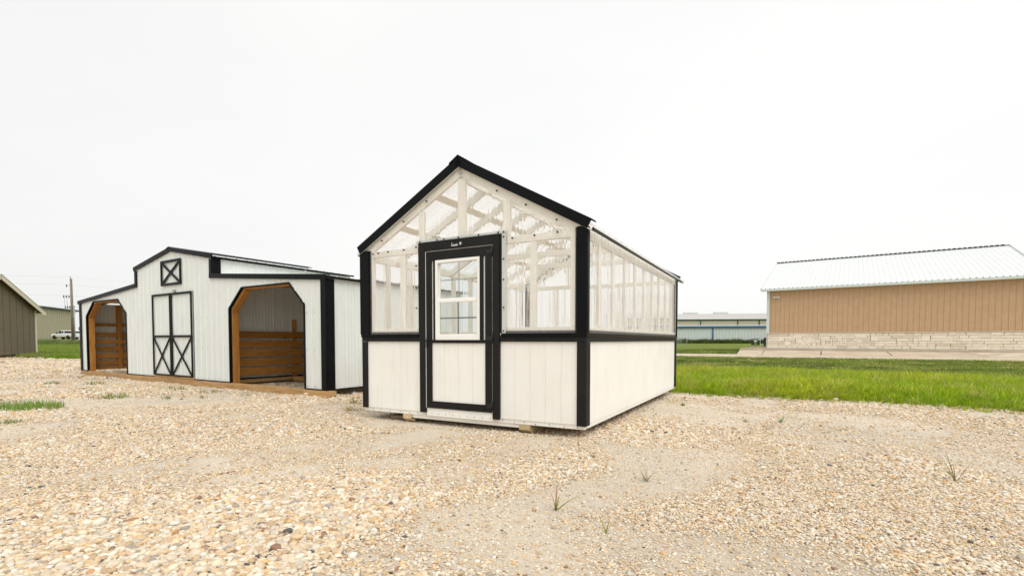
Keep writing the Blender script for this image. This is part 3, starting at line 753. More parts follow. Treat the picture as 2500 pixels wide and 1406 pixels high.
# floor frame, skids
box('floor_band', 0.0, GW, 0.012, .05, .098, FZ + .02, 'cream_paint', gh)
box('floor_band', GW - .045, GW - .008, .05, GL - .05, .098, FZ + .02, 'cream_paint', gh)
box('floor_band', .008, .045, .05, GL - .05, .098, FZ + .02, 'cream_paint', gh)
box('floor_band', 0.0, GW, GL - .05, GL - .012, .098, FZ + .02, 'cream_paint', gh)
box('threshold', U(2.02), U(1.10), -.012, .012, .105, .198, 'cream_paint', gh)
for i in range(21):
    y0 = .06 + i * .22
    if y0 + .215 < GL - .04: box('floor_board', .05, GW - .05, y0, y0 + .214, .15, .185, 'floor_wood', gh, .002)
box('nailer', U(2.28), U(.80), .03, .068, .055, .097, 'cream_paint', gh)
for u0 in (U(2.40), U(.79)):
    V = [(u0, .0, .096), (u0, .0, .045), (u0, .07, .002), (u0, GL - .1, .002), (u0, GL, .05), (u0, GL, .096)]
    V2 = [(u0 + .125, y, z) for _, y, z in V]
    fixn(mesh('skid', V + V2, [(0, 1, 2, 3, 4, 5), (11, 10, 9, 8, 7, 6)] + [(i, (i + 1) % 6, (i + 1) % 6 + 6, i + 6) for i in range(6)], 'skid_wood', gh))
# grooved siding boards
def siding(u0, u1, z0, z1, n, place, mat='cream_paint', parent=gh, gap=.002):
    w = (u1 - u0) / n
    for i in range(n): place('siding_board', u0 + i * w + gap / 2, u0 + (i + 1) * w - gap / 2, z0, z1, mat, parent)
front = lambda nm, a, b_, z0, z1, m_, p: box(nm, a, b_, 0, .016, z0, z1, m_, p, .0015)
right = lambda nm, a, b_, z0, z1, m_, p: box(nm, GW - .016, GW, a, b_, z0, z1, m_, p, .0015)
left = lambda nm, a, b_, z0, z1, m_, p: box(nm, 0, .016, a, b_, z0, z1, m_, p, .0015)
back = lambda nm, a, b_, z0, z1, m_, p: box(nm, a, b_, GL - .016, GL, z0, z1, m_, p, .0015)
siding(U(2.97), U(2.11), FZ, .985, 4, front); siding(U(1.018), U(.128), FZ, .985, 5, front)
siding(.10, GL - .08, FZ, .985, 23, right); siding(.10, GL - .08, FZ, .985, 23, left); siding(.1, GW - .1, FZ, .985, 14, back)
boxes('sheathing', [(.03, U(2.05), .018, .03, FZ, 1.0), (U(1.07), GW - .03, .018, .03, FZ, 1.0), (GW - .03, GW - .018, .03, GL - .03, FZ, 1.0), (.018, .03, .03, GL - .03, FZ, 1.0), (.03, GW - .03, GL - .03, GL - .018, FZ, 1.0)], 'cream_lumber', gh)
# lower black trim boards
T = -.022
box('corner_trim', -.003, .083, T, -.001, FZ - .005, .981, 'black_paint', gh); box('corner_trim', U(.128), GW + .022, T, -.001, FZ - .008, .981, 'black_paint', gh)
box('corner_trim', GW + .0015, GW + .022, .0005, .10, FZ - .008, .981, 'black_paint', gh)
box('corner_trim', GW + .0015, GW + .022, GL - .09, GL + .02, FZ - .008, .981, 'black_paint', gh)
box('rail_trim', -.003, U(2.11), T - .001, -.001, .983, 1.04, 'black_paint', gh); box('rail_trim', U(1.017), GW + .022, T - .001, -.001, .983, 1.04, 'black_paint', gh)
box('rail_trim', GW + .0015, GW + .023, .0005, GL + .02, .983, 1.04, 'black_paint', gh)
box('rail_cap', -.008, U(2.135), T - .012, .02, 1.032, 1.072, 'black_metal', gh); box('rail_cap', U(.992), GW + .034, T - .012, .02, 1.032, 1.072, 'black_metal', gh)
box('rail_cap', GW - .02, GW + .034, .0205, GL + .02, 1.032, 1.072, 'black_metal', gh); box('rail_cap', -.02, .02, .0205, GL + .02, 1.032, 1.072, 'black_metal', gh)
# upper corner covers (folded metal)
def corner_cover(side, y_end):
    s = 1 if side == 'R' else -1; x = GW if side == 'R' else 0
    ys_ = -.030 if y_end == 0 else GL + .03; yd = 1 if y_end == 0 else -1
    wf, ws_ = (.104, .085) if side == 'R' else (.150, .14)
    pr_ = [(x - s * wf, ys_ + yd * .026), (x - s * (wf - .018), ys_ + yd * .026), (x - s * (wf - .022), ys_), (x + s * .020, ys_), (x + s * .034, ys_ + yd * .014), (x + s * .034, ys_ + yd * (ws_ - .02)), (x + s * .028, ys_ + yd * ws_), (x - s * .03, ys_ + yd * ws_), (x - s * .03, ys_ + yd * .035), (x - s * wf, ys_ + yd * .035)]
    n = len(pr_); z0, z1 = 1.0725, 2.12
    V = [(a, b_, z0) for a, b_ in pr_] + [(a, b_, z1) for a, b_ in pr_]
    fixn(mesh('corner_cover', V, [tuple(range(n)), tuple(range(2 * n - 1, n - 1, -1))] + [(i, (i + 1) % n, (i + 1) % n + n, i + n) for i in range(n)], 'black_metal', gh))
for s_ in 'LR':
    for e_ in (0, 1): corner_cover(s_, e_)
# timber frame behind the clear sheets
FY0, FY1 = .004, .042
ridge_z = lambda u, off=0.0: 2.95 - abs(u - GC) * .555 + off
for k in (0, 1):
    ya, yb = (FY0, FY1) if k == 0 else (GL - FY1, GL - FY0)
    box('girt', .036, GW - .036, ya, yb, 2.032, 2.105, 'cream_lumber', gh)
    if k == 0:
        box('bottom_plate', .036, U(2.02), ya, yb, 1.10, 1.138, 'cream_lumber', gh); box('bottom_plate', U(1.10), GW - .036, ya, yb, 1.10, 1.138, 'cream_lumber', gh)
        box('closure_strip', .036, U(2.13), ya + .004, yb - .004, 1.0725, 1.0985, 'dark_gap', gh); box('closure_strip', U(.99), GW - .036, ya + .004, yb - .004, 1.0725, 1.0985, 'dark_gap', gh)
        st = [(U(2.99), U(2.86)), (U(2.437), U(2.345)), (U(2.14), U(2.02)), (U(1.10), U(.95)), (U(.664), U(.594)), (U(.21), U(.10))]
    else:
        box('bottom_plate', .036, GW - .036, ya, yb, 1.10, 1.138, 'cream_lumber', gh)
        st = [(.05, .15), (.62, .71), (1.2, 1.29), (1.77, 1.86), (2.30, 2.39), (2.86, 2.95)]
    for a, b_ in st: box('stud', a, b_, ya + .001, yb - .001, 1.1385, 2.0315, 'cream_lumber', gh)
    for a, b_ in ((U(1.578), U(1.472)), (U(.992), U(.9)), (U(2.144), U(2.06))):
        zt = min(ridge_z(a), ridge_z(b_)) - .10; box('gable_stud', a, b_, ya + .002, yb - .002, 2.1055, zt, 'cream_lumber', gh)
    for s_ in (-1, 1):
        bar('rafter', (GC, 2.945), (GC + s_ * (GC - .03), 2.945 - (GC - .03) * .555), .088, ya, yb, 'cream_lumber', gh, side=-.5 * s_ if s_ > 0 else .5)
    # header over the door
box('header', U(2.06), U(.992), FY0 + .001, FY1 - .001, 2.1055, 2.145, 'cream_lumber', gh)
for y in np.arange(.62, GL - .3, .61):
    for s_ in (-1, 1):
        bar('rafter', (GC, 2.93), (GC + s_ * (GC - .02), 2.93 - (GC - .02) * .555), .088, y, y + .038, 'cream_lumber', gh, side=-.5 * s_ if s_ > 0 else .5)
for y in (1.24, 2.45, 3.66): box('collar_tie', .55, GW - .55, y + .039, y + .075, 2.30, 2.385, 'cream_lumber', gh)
box('ridge_beam', GC - .019, GC + .019, .045, GL - .045, 2.79, 2.90, 'cream_lumber', gh)
for s_ in (0, 1):
    x0, x1 = (.004, .042) if s_ == 0 else (GW - .042, GW - .004)
    box('top_plate', x0, x1, .1, GL - .1, 2.012, 2.112, 'cream_lumber', gh)
    box('bottom_plate', x0, x1, .043, GL - .043, 1.10, 1.138, 'cream_lumber', gh)
    box('closure_strip', x0 + .004, x1 - .004, .043, GL - .043, 1.0725, 1.0985, 'dark_gap', gh)
    for y in np.arange(.42, GL - .2, .5): box('stud', x0 + .001, x1 - .088 + .088, y, y + .088, 1.1385, 2.0115, 'cream_lumber', gh)
for s_ in (-1, 1):                     # purlins on the rafters
    for q in (.42, .98):
        u = GC + s_ * q; bar('purlin', (u - .02 * s_, 2.955 - (q - .02) * .555), (u + .065 * s_, 2.955 - (q + .065) * .555), .02, .05, GL - .05, 'cream_lumber', gh, side=.5 * s_)
# ribbed clear sheets
fF = lambda u, d, z: (u, -.004 - d, z); fB = lambda u, d, z: (u, GL + .004 + d, z)
gt = lambda u: ridge_z(u) - .01
pk = dict(minor=.003, h=.012, wb=.036, wt=.014, uv=True)
sheet('clear_sheet', gh, 'polycarbonate', .03, U(2.13), const(1.065), gt, fF, **pk)
sheet('clear_sheet', gh, 'polycarbonate', U(2.13), GC, const(2.148), gt, fF, off=.07, **pk)
sheet('clear_sheet', gh, 'polycarbonate', GC, U(.985), const(2.148), gt, fF, off=.07, **pk)
sheet('clear_sheet', gh, 'polycarbonate', U(.985), GW - .03, const(1.065), gt, fF, off=.03, **pk)
sheets('clear_sheet', gh, 'polycarbonate', .03, GC, const(1.065), gt, fB, **pk); sheets('clear_sheet', gh, 'polycarbonate', GC, GW - .03, const(1.065), gt, fB, **pk)
sheets('clear_sheet', gh, 'polycarbonate', .03, GL - .02, const(1.06), const(2.13), lambda u, d, z: (GW + .004 + d, u, z), **pk)
sheets('clear_sheet', gh, 'polycarbonate', .03, GL - .02, const(1.06), const(2.13), lambda u, d, z: (-.004 - d, u, z), **pk)
pr = dict(minor=.003, h=.016, wb=.04, wt=.016, uv=True)
cs, sn = 1 / math.hypot(1, .555), .555 / math.hypot(1, .555)
def roof_fn(s_): return lambda u, d, z: (GC + s_ * (z * cs + d * sn), u, 2.985 - z * sn + d * cs)
for s_ in (-1, 1): sheets('roof_sheet', gh, 'polycarbonate_roof', -.03, GL + .06, const(.03), const((GC + .085) / cs), roof_fn(s_), **pr)
# rake, ridge and eave trim
for s_ in (-1, 1):
    a = (GC, 3.045); b_ = (GC + s_ * (GC + .05), 3.045 - (GC + .05) * .555)
    sd_ = -.5 if s_ > 0 else .5
    bar('rake_trim', a, b_, .098, -.048, -.030, 'black_metal', gh, side=sd_)
    bar('rake_trim', (a[0], a[1] + .004), (b_[0], b_[1] + .004), .014, -.0295, .10, 'black_metal', gh, side=sd_)
    bar('rake_lip', (GC, 3.045 - .0998), (b_[0], b_[1] - .0998), .012, -.040, -.008, 'galvanised', gh, side=sd_)
    bar('rake_trim', a, b_, .088, GL + .062, GL + .08, 'black_metal', gh, side=sd_)
    x = GC + s_ * (GC + .055); z = 2.985 - (GC + .06) * .555
    box('eave_trim', x - .008, x + .008, -.02, GL + .06, z - .045, z - .012, 'black_metal', gh)
    bar('eave_end', (GC + s_ * (GC - .02), 2.985 - GC * .555 - .01), (GC + s_ * (GC + .10), 2.985 - (GC + .1) * .555 - .025), .05, GL + .06, GL + .075, 'galvanised', gh)
prism('ridge_cap', [(GC - .12, 3.045 - .12 * .555 + .012), (GC, 3.065), (GC + .12, 3.045 - .12 * .555 + .012), (GC + .12, 3.045 - .12 * .555 - .002), (GC, 3.05), (GC - .12, 3.045 - .12 * .555 - .002)], -.055, GL + .09, 'black_metal', gh)
# door surround
D0 = -.034
box('door_casing', U(2.109), U(2.024), D0, -.001, FZ - .002, 2.143, 'black_paint', gh); box('door_casing', U(1.102), U(1.018), D0, -.001, FZ - .012, 2.143, 'black_paint', gh)
box('door_casing', U(2.132), U(2.11), D0 + .012, -.001, 1.0725, 2.143, 'black_paint', gh); box('door_casing', U(1.017), U(.99), D0 + .012, -.001, 1.0725, 2.143, 'black_paint', gh)
box('door_head', U(2.023), U(1.103), D0, -.001, 2.034, 2.143, 'black_paint', gh)
box('door_jamb', U(2.0235), U(2.013), -.026, .05, .2, 2.0335, 'cream_paint', gh); box('door_jamb', U(1.1055), U(1.1025), -.03, .05, .2, 2.0335, 'cream_paint', gh); box('door_jamb', U(2.0125), U(1.106), -.03, .05, 2.029, 2.0335, 'cream_paint', gh)
box('flashing', U(.989), U(.942), -.024, -.017, 1.0725, 2.14, 'galvanised', gh); box('flashing', U(2.15), U(.938), -.024, -.017, 2.1435, 2.172, 'galvanised', gh)
scr = [(U(t), z) for t, z in ((2.10, 2.155), (1.85, 2.158), (1.75, 2.156), (1.55, 2.157), (1.28, 2.157), (1.03, 2.157), (.965, 2.157), (.965, 2.105), (.965, 1.87), (.965, 1.65), (.965, 1.35), (.965, 1.10),
      (2.16, 2.10), (2.16, 1.88), (2.16, 1.62), (2.16, 1.38), (2.35, 2.085), (2.6, 2.083), (2.76, 2.08), (2.85, 2.075), (.86, 2.08), (.6, 2.085), (.34, 2.09))]
scr += [(u, ridge_z(u) - .075) for u in (.35, .7, 1.05, 2.0, 2.35, 2.7)]
s_o = boxes('screws', [(u - .008, u + .008, -.03, -.016, z - .008, z + .008) for u, z in scr], 'bolt_black', gh); s_o['kind'] = 'stuff'
s_o = boxes('nails', [(u - .004, u + .004, .0085, .013, z - .004, z + .004) for u, z in [(.15 + i * .145 + .02 * math.sin(i * 5), .118 + .008 * math.sin(i * 3)) for i in range(20)]] + [(U(1.95 - i * .1), U(1.942 - i * .1), -.0145, -.011, .13, .138) for i in range(9)], 'bolt_black', gh); s_o['kind'] = 'stuff'
# door leaf
dr = bpy.data.objects.new('door', None); COL.objects.link(dr); dr.parent = gh
siding(U(1.95), U(1.18), .25, .99, 4, lambda nm, a, b_, z0, z1, m_, p: box(nm, a, b_, -.012, .006, z0, z1, m_, p, .0015), 'cream_paint', dr)
box('panel', U(1.955), U(1.88), -.012, .006, .995, 1.99, 'cream_paint', dr); box('panel', U(1.262), U(1.175), -.012, .006, .995, 1.99, 'cream_paint', dr)
y0, y1 = -.032, -.0125
box('stile', U(2.010), U(1.931), y0, y1, .203, 2.027, 'black_paint', dr); box('stile', U(1.196), U(1.1065), y0, y1, .203, 2.027, 'black_paint', dr)
box('bottom_rail', U(1.9305), U(1.1965), y0, y1, .203, .284, 'black_paint', dr); box('middle_rail', U(1.9305), U(1.1965), y0, y1, .966, 1.002, 'black_paint', dr)
box('top_rail', U(1.9305), U(1.1965), y0, y1, 1.922, 2.027, 'black_paint', dr)
box('casing', U(1.906), U(1.873), y0, y1, 1.0025, 1.9215, 'black_paint', dr); box('casing', U(1.266), U(1.222), y0, y1, 1.0025, 1.9215, 'black_paint', dr)
wd = bpy.data.objects.new('window', None); COL.objects.link(wd); wd.parent = dr
wl0, wr0, wb0, wt0 = U(1.8725), U(1.2665), 1.0035, 1.9205
boxes('frame', [(wl0, wl0 + .032, -.036, .02, wb0, wt0), (wr0 - .028, wr0, -.036, .02, wb0, wt0), (wl0 + .0325, wr0 - .0285, -.036, .02, wb0, wb0 + .045), (wl0 + .0325, wr0 - .0285, -.036, .02, wt0 - .034, wt0)], 'window_vinyl', wd, .002)
boxes('lower_sash', [(wl0 + .033, wl0 + .052, -.024, .0, wb0 + .046, 1.462), (wr0 - .046, wr0 - .029, -.024, .0, wb0 + .046, 1.462), (wl0 + .0525, wr0 - .0465, -.024, .0, wb0 + .046, wb0 + .066), (wl0 + .0525, wr0 - .0465, -.024, .0, 1.432, 1.462)], 'window_vinyl', wd, .002)
boxes('upper_sash', [(wl0 + .033, wl0 + .046, .001, .014, 1.44, wt0 - .035), (wr0 - .041, wr0 - .029, .001, .014, 1.44, wt0 - .035), (wl0 + .0465, wr0 - .0415, .001, .014, 1.463, 1.482)], 'window_vinyl', wd, .002)
box('pane', wl0 + .053, wr0 - .047, -.014, -.011, wb0 + .0665, 1.4315, 'window_glass', wd, 0); box('pane', wl0 + .047, wr0 - .042, .006, .009, 1.4825, wt0 - .0355, 'window_glass', wd, 0)
cu = (wl0 + wr0) / 2
boxes('muntin', [(cu - .007, cu + .007, -.0095, -.004, wb0 + .067, 1.431), (wl0 + .053, wr0 - .047, -.0099, -.0045, 1.245, 1.26)], 'grey_steel', wd)
boxes('muntin', [(cu - .006, cu + .006, .0105, .0135, 1.483, wt0 - .036), (wl0 + .048, wr0 - .043, .0107, .014, 1.685, 1.697)], 'window_vinyl', wd)
for z in (.28, 1.02, 1.96):
    h = tube('hinge', [(U(1.104), -.038, z - .05), (U(1.104), -.038, z + .05)], .008, 'bolt_black', dr)
    box('hinge_plate', U(1.175), U(1.11), -.0365, -.0325, z - .022, z + .022, 'bolt_black', dr)
tube('latch', [(U(2.03), -.042, 1.0), (U(1.975), -.05, 1.0), (U(1.955), -.062, .992)], .009, 'bolt_black', dr)
tube('latch', [(U(2.0), -.036, .91), (U(2.0), -.036, .99)], .007, 'bolt_black', dr)
# maker's mark on the door head: a scrawled word with a big first letter and a star-shaped emblem
def strokes(name, polys, w, mat, parent, y):
    lst = []
    V = []; Fc = []
    for pl in polys:
        for (a, b_) in zip(pl[:-1], pl[1:]):
            p = np.array(a); q = np.array(b_); d = (q - p) / (np.linalg.norm(q - p) + 1e-9); n = np.array([-d[1], d[0]]) * w / 2
            c = [p + n - d * w * .3, p - n - d * w * .3, q - n + d * w * .3, q + n + d * w * .3]; k = len(V)
            V += [(v[0], y - .0001 * (k % 7), v[1]) for v in c]; Fc.append((k, k + 1, k + 2, k + 3))
    return mesh(name, V, Fc, mat, parent)
lx, lz = U(1.64), 2.062
sc_ = .001
word = [[(16, 34), (8, 36), (2, 26), (1, 12), (5, 2), (14, 2), (17, 10), (10, 13)], [(20, 2), (21, 17), (27, 19)], [(33, 18), (29, 10), (31, 2), (38, 3), (39, 17), (40, 2)], [(52, 16), (45, 14), (44, 4), (52, 2)], [(56, 10), (64, 12), (62, 18), (56, 15), (57, 3), (66, 3)], [(70, 26), (70, 2)], [(81, 17), (75, 12), (77, 2), (83, 5), (83, 17), (84, 2)]]
strokes('maker_name', [[(lx + x * sc_, lz + z * sc_) for x, z in pl] for pl in word], .0045, 'label_white', gh, D0 - .0015)
stx, stz = U(1.517), 2.085
star = [(stx + .024 * (1 if k % 2 == 0 else .48) * math.sin(k * math.pi / 5 + math.pi), stz + .024 * (1 if k % 2 == 0 else .48) * math.cos(k * math.pi / 5 + math.pi)) for k in range(10)]
mesh('maker_star', [(a, D0 - .0015, b_) for a, b_ in star], [tuple(range(10))], 'galvanised', gh)

sb = tag(box('wood_block', -.12, .12, -.19, .19, .004, .045, 'scrap_wood'), 'weathered brown board end poking out under the greenhouse corner', 'board')
sb.location = (-1.33, 6.28, 0); sb.rotation_euler = (0, 0, R(-28.5 - 72))

# ------------------------------------------------------------------ raised centre barn
BW, BD = 11.16, 3.66
bn = thing('barn', 'long white metal barn with black trim, raised centre roof and two open stalls', 'barn', (-12.772, 14.521, 0), math.atan2(-.5261, .8504))
UL, UR, UC = 3.72, 7.44, 5.58
BZ = .118
def roofline(u):
    if u <= UL: return 2.10 + (2.375 - 2.10) * u / UL
    if u < UR: return 3.085 - abs(u - UC) * (3.085 - 2.765) / 1.86
    return 2.10 + (2.375 - 2.10) * (BW - u) / UL
arch1 = [(.46, 1.69), (.99, 2.085), (2.60, 2.085), (3.09, 1.70)]
arch2 = [(8.065, 1.655), (8.54, 2.06), (10.11, 2.06), (10.555, 1.645)]
def archz(a): return lambda u: float(np.interp(u, [p[0] for p in a], [p[1] for p in a]))
bF = lambda u, d, z: (u, -d, z)
kw = dict(h=.010, wb=.045, wt=.018, minor=.002)
W_ = lambda a, b_, lo, hi, br=(): sheets('wall_sheet', bn, 'white_metal', a, b_, lo, hi, bF, breaks=br, **kw)
W_(0, .46, const(BZ), roofline); W_(.46, 3.09, archz(arch1), roofline, [p[0] for p in arch1]); W_(3.09, UL - .001, const(BZ), roofline)
W_(UL, 4.65, const(BZ), roofline); W_(4.65, 6.57, const(2.11), roofline, [UC]); W_(6.57, UR, const(BZ), roofline)
W_(UR + .001, 8.065, const(BZ), roofline); W_(8.065, 10.555, archz(arch2), roofline, [p[0] for p in arch2]); W_(10.555, BW, const(BZ), roofline)
sheets('wall_sheet', bn, 'white_metal', 0, BD, const(BZ), const(2.09), lambda u, d, z: (BW + d, u, z), **kw)
sheets('wall_sheet', bn, 'white_metal', 0, BD, const(BZ), const(2.09), lambda u, d, z: (-d, u, z), **kw)
sheets('wall_sheet', bn, 'white_metal', 0, UL - .001, const(BZ), roofline, lambda u, d, z: (u, BD + d, z), **kw); sheets('wall_sheet', bn, 'white_metal', UL, UR, const(BZ), roofline, lambda u, d, z: (u, BD + d, z), breaks=[UC], **kw); sheets('wall_sheet', bn, 'white_metal', UR + .001, BW, const(BZ), roofline, lambda u, d, z: (u, BD + d, z), **kw)
for x, s_ in ((UL, -1), (UR, 1)):
    sheets('partition_sheet', bn, 'white_metal', .02, BD - .02, const(.14), const(2.36), lambda u, d, z: (x + s_ * d, u, z), **kw)
    sheets('clerestory_sheet', bn, 'white_metal', 0, BD, const(2.36), const(2.755), lambda u, d, z: (x + s_ * (d + .006), u, z), **kw)
    box('base_trim', x - .012 if s_ < 0 else x + .003, x - .003 if s_ < 0 else x + .03, .03, BD - .03, .115, .14, 'black_metal', bn)
# roofs
def slope_sheets(ua, za, ub, zb, y0, y1, name='roof_sheet'):
    L = math.hypot(ub - ua, zb - za); cx, cz = (ub - ua) / L, (zb - za) / L; nxn, nzn = (-cz, cx) if cx > 0 else (cz, -cx)
    sheets(name, bn, 'white_roof_metal', y0, y1, const(0), const(L), lambda u, d, z: (ua + cx * z + nxn * d, u, za + cz * z + nzn * d), **kw)
slope_sheets(UC, 3.13, UR + .09, 2.795, -.03, BD + .05); slope_sheets(UC, 3.13, UL - .09, 2.795, -.03, BD + .05)
slope_sheets(UR, 2.41, BW + .07, 2.13, -.03, BD + .05); slope_sheets(UL, 2.41, -.07, 2.13, -.03, BD + .05)
kw_t = dict()
def rake(a, b_, w=.085):
    s_ = -.5 if b_[0] > a[0] else .5
    bar('rake_trim', a, b_, w, -.045, -.018, 'black_metal', bn, side=s_); bar('rake_trim', (a[0], a[1] + .012), (b_[0], b_[1] + .012), .012, -.045, .06, 'black_metal', bn, side=s_)
rake((UC, 3.165), (UR + .02, 2.835)); rake((UC, 3.165), (UL - .06, 2.835))
rake((UR - .1, 2.425), (BW + .06, 2.14)); rake((UL + .02, 2.425), (-.1, 2.14))
prism('ridge_cap', [(UC - .12, 3.155), (UC, 3.19), (UC + .12, 3.155), (UC + .12, 3.14), (UC, 3.17), (UC - .12, 3.14)], -.055, BD + .06, 'black_metal', bn)
box('step_trim', UL - .012, UL + .09, -.04, -.018, 2.335, 2.76, 'black_metal', bn); box('step_trim', UR - .105, UR - .004, -.04, -.018, 2.335, 2.75, 'black_metal', bn)
box('corner_trim', UR + .008, UR + .028, -.03, .15, 2.43, 2.752, 'black_metal', bn); box('corner_trim', UL - .028, UL - .008, -.03, .15, 2.43, 2.752, 'black_metal', bn)
box('eave_trim', UR + .08, UR + .105, -.02, BD + .05, 2.755, 2.792, 'black_metal', bn); box('eave_trim', BW + .06, BW + .08, -.02, BD + .05, 2.085, 2.122, 'black_metal', bn)
box('corner_trim', BW - .11, BW + .03, -.032, -.019, BZ - .012, 2.09, 'black_metal', bn); box('corner_trim', BW + .019, BW + .032, -.0185, .16, BZ - .012, 2.085, 'black_metal', bn)
box('corner_trim', -.03, .10, -.032, -.019, BZ - .012, 2.08, 'black_metal', bn); box('corner_trim', -.032, -.019, -.0185, .12, BZ - .012, 2.08, 'black_metal', bn)
for a, b_ in ((.1, .46), (3.09, 4.63), (6.585, 8.065), (10.555, BW - .11)): box('base_trim', a, b_, -.026, -.001, BZ - .018, BZ + .004, 'black_metal', bn)
box('base_trim', BW + .001, BW + .026, .16, BD, BZ - .018, BZ + .004, 'black_metal', bn)
for a in (arch1, arch2):
    pts = [(a[0][0], BZ)] + a + [(a[-1][0], BZ)]
    for p, q in zip(pts[:-1], pts[1:]): bar('arch_trim', p, q, .026, -.024, .03, 'black_metal', bn, side=.35, ext=.004)
    ix = [(a[0][0] + .02, BZ - .02), (a[0][0] + .02, a[0][1] - .01), (a[1][0] + .02, a[1][1] - .025), (a[2][0] - .02, a[2][1] - .025), (a[3][0] - .02, a[3][1] - .01), (a[3][0] - .02, BZ - .02)]
    box('post', a[0][0] - .01, a[0][0] + .035, .035, .095, .09, a[0][1], 'pine_z', bn); box('post', a[0][0] - .03, a[0][0] + .04, .0955, .165, .09, a[0][1] + .1, 'pine_z', bn)
    box('post', a[3][0] + .005, a[3][0] + .10, .035, .13, .11, 2.1, 'pine_z', bn)
    bar('brace', (a[0][0] + .0, a[0][1] + .0), (a[1][0], a[1][1]), .05, .035, .165, 'pine_z', bn, side=-.6)
    bar('brace', (a[2][0], a[2][1]), (a[3][0], a[3][1]), .05, .035, .13, 'pine_z', bn, side=.6)
    box('header', a[1][0] + .01, a[2][0] - .01, .035, .075, a[1][1] - .03, a[1][1] + .11, 'pine_x', bn); box('header', a[1][0], a[2][0], .132, .165, a[1][1] - .03, a[1][1] + .11, 'pine_x', bn)
    box('soffit', a[1][0] + .01, a[2][0] - .01, .0755, .1315, a[1][1] - .03, a[1][1] - .01, 'pine_x', bn)
# rafters under the lean-to roofs
for ua, ub in ((0.05, UL - .05), (UR + .05, BW - .05)):
    for y in np.arange(.35, BD, .61):
        za, zb = roofline(ua), roofline(ub); bar('rafter', (ua, za - .005), (ub, zb - .005), .09, y, y + .038, 'pine_x', bn, side=-.5)
# stall boards
for z0, z1 in ((1.045, 1.20), (.835, .99), (.625, .795), (.41, .585), (.195, .365)): box('stall_board', UR + .052, UR + .09, .06, BD - .1, z0, z1, 'pine_y', bn)
for y in (.02, 1.84, 3.55): box('post', UR + .003 + .017, UR + .0515, y, y + .1, .12, 1.5, 'pine_z', bn)
box('sill_plate', UR + .03, UR + .12, .3, BD - .05, .03, .105, 'sill_y', bn)
for z0, z1 in ((1.42, 1.51), (1.10, 1.23), (.89, 1.02), (.675, .81), (.45, .605), (.25, .384), (.11, .215)): box('stall_board', .075, .113, .06, BD - .1, z0, z1, 'pine_y', bn)
for y in (.02, .85, 1.85, 2.85, 3.6): box('post', .003, .0745, y, y + .1, .12, 2.08, 'pine_z', bn)
box('girt', .1135, .15, .85, .95, .12, 2.08, 'pine_z', bn)
# runners
for a, b_, z1 in ((-.02, 4.1, .098), (4.105, 5.75, .104), (5.755, 10.52, .098)): box('runner', a, b_, -.03, .075, -.035, z1, 'sill_x', bn, .008)
prism('runner', [(10.525, -.03), (BW + .06, -.03), (BW + .16, .02), (BW + .16, .1), (10.525, .1)], -.028, .075, 'sill_x', bn)
box('runner', 4.66, 6.56, -.028, .06, .1045, .15, 'sill_x', bn, .005)
box('runner', -.0, BW, 1.8, 1.9, .0, .1, 'sill_x', bn); box('runner', 0, BW, BD - .12, BD - .02, .0, .1, 'sill_x', bn)
box('runner', BW - .42, BW - .33, .2, BD - .15, -.03, .1, 'scrap_wood', bn)
# doors of the centre aisle
DZ0, DZ1 = .152, 2.105
for s_, (a, b_) in enumerate(((4.655, UC - .008), (UC + .008, 6.565))):
    d_ = bpy.data.objects.new('door', None); COL.objects.link(d_); d_.parent = bn
    sheet('door_sheet', d_, 'white_metal', a, b_, const(DZ0), const(DZ1), lambda u, d, z: (u, -.012 - d, z), **kw)
    yy = (-.050, -.029)
    box('stile', a, a + .045, *yy, DZ0, DZ1, 'black_metal', d_); box('stile', b_ - .045, b_, *yy, DZ0, DZ1, 'black_metal', d_)
    box('rail', a + .0455, b_ - .0455, *yy, DZ0, DZ0 + .035, 'black_metal', d_); box('rail', a + .0455, b_ - .0455, *yy, DZ1 - .05, DZ1, 'black_metal', d_); box('rail', a + .0455, b_ - .0455, *yy, 1.065, 1.115, 'black_metal', d_)
    bar('cross_brace', (a + .05, DZ0 + .04), (b_ - .05, 1.06), .04, -.047, -.031, 'black_metal', d_); bar('cross_brace', (a + .05, 1.06), (b_ - .05, DZ0 + .04), .04, -.049, -.033, 'black_metal', d_)
    if s_ == 1: tube('handle', [(a + .02, -.055, 1.20), (a + .06, -.075, 1.20), (a + .13, -.075, 1.20)], .012, 'bolt_black', d_)
lw = bpy.data.objects.new('loft_door', None); COL.objects.link(lw); lw.parent = bn
a, b_, z0, z1 = 5.13, 6.09, 2.287, 2.88
box('stile', a, a + .055, -.044, -.018, z0, z1, 'black_metal', lw); box('stile', b_ - .055, b_, -.044, -.018, z0, z1, 'black_metal', lw)
box('rail', a + .0555, b_ - .0555, -.044, -.018, z0, z0 + .055, 'black_metal', lw); box('rail', a + .0555, b_ - .0555, -.044, -.018, z1 - .055, z1, 'black_metal', lw)
bar('cross_brace', (a + .05, z0 + .05), (b_ - .05, z1 - .05), .05, -.040, -.020, 'black_metal', lw); bar('cross_brace', (a + .05, z1 - .05), (b_ - .05, z0 + .05), .05, -.043, -.022, 'black_metal', lw)
box('vent_light', 5.70, 5.79, -.05, -.004, 2.125, 2.17, 'grey_steel', bn)
bo = boxes('screws', [(u - .008, u + .008, -.006, 0.001, z - .008, z + .008) for z in (.16, .82, 1.5) for u in list(np.arange(6.7, 8.0, .2286)) + list(np.arange(10.62, 11.05, .2286)) + list(np.arange(3.2, 4.6, .2286))] +
           [(BW - .001, BW + .006, y - .008, y + .008, z - .008, z + .008) for z in (.16, .82, 1.5) for y in np.arange(.23, 2.0, .2286)], 'grey_steel', bn); bo['kind'] = 'stuff'

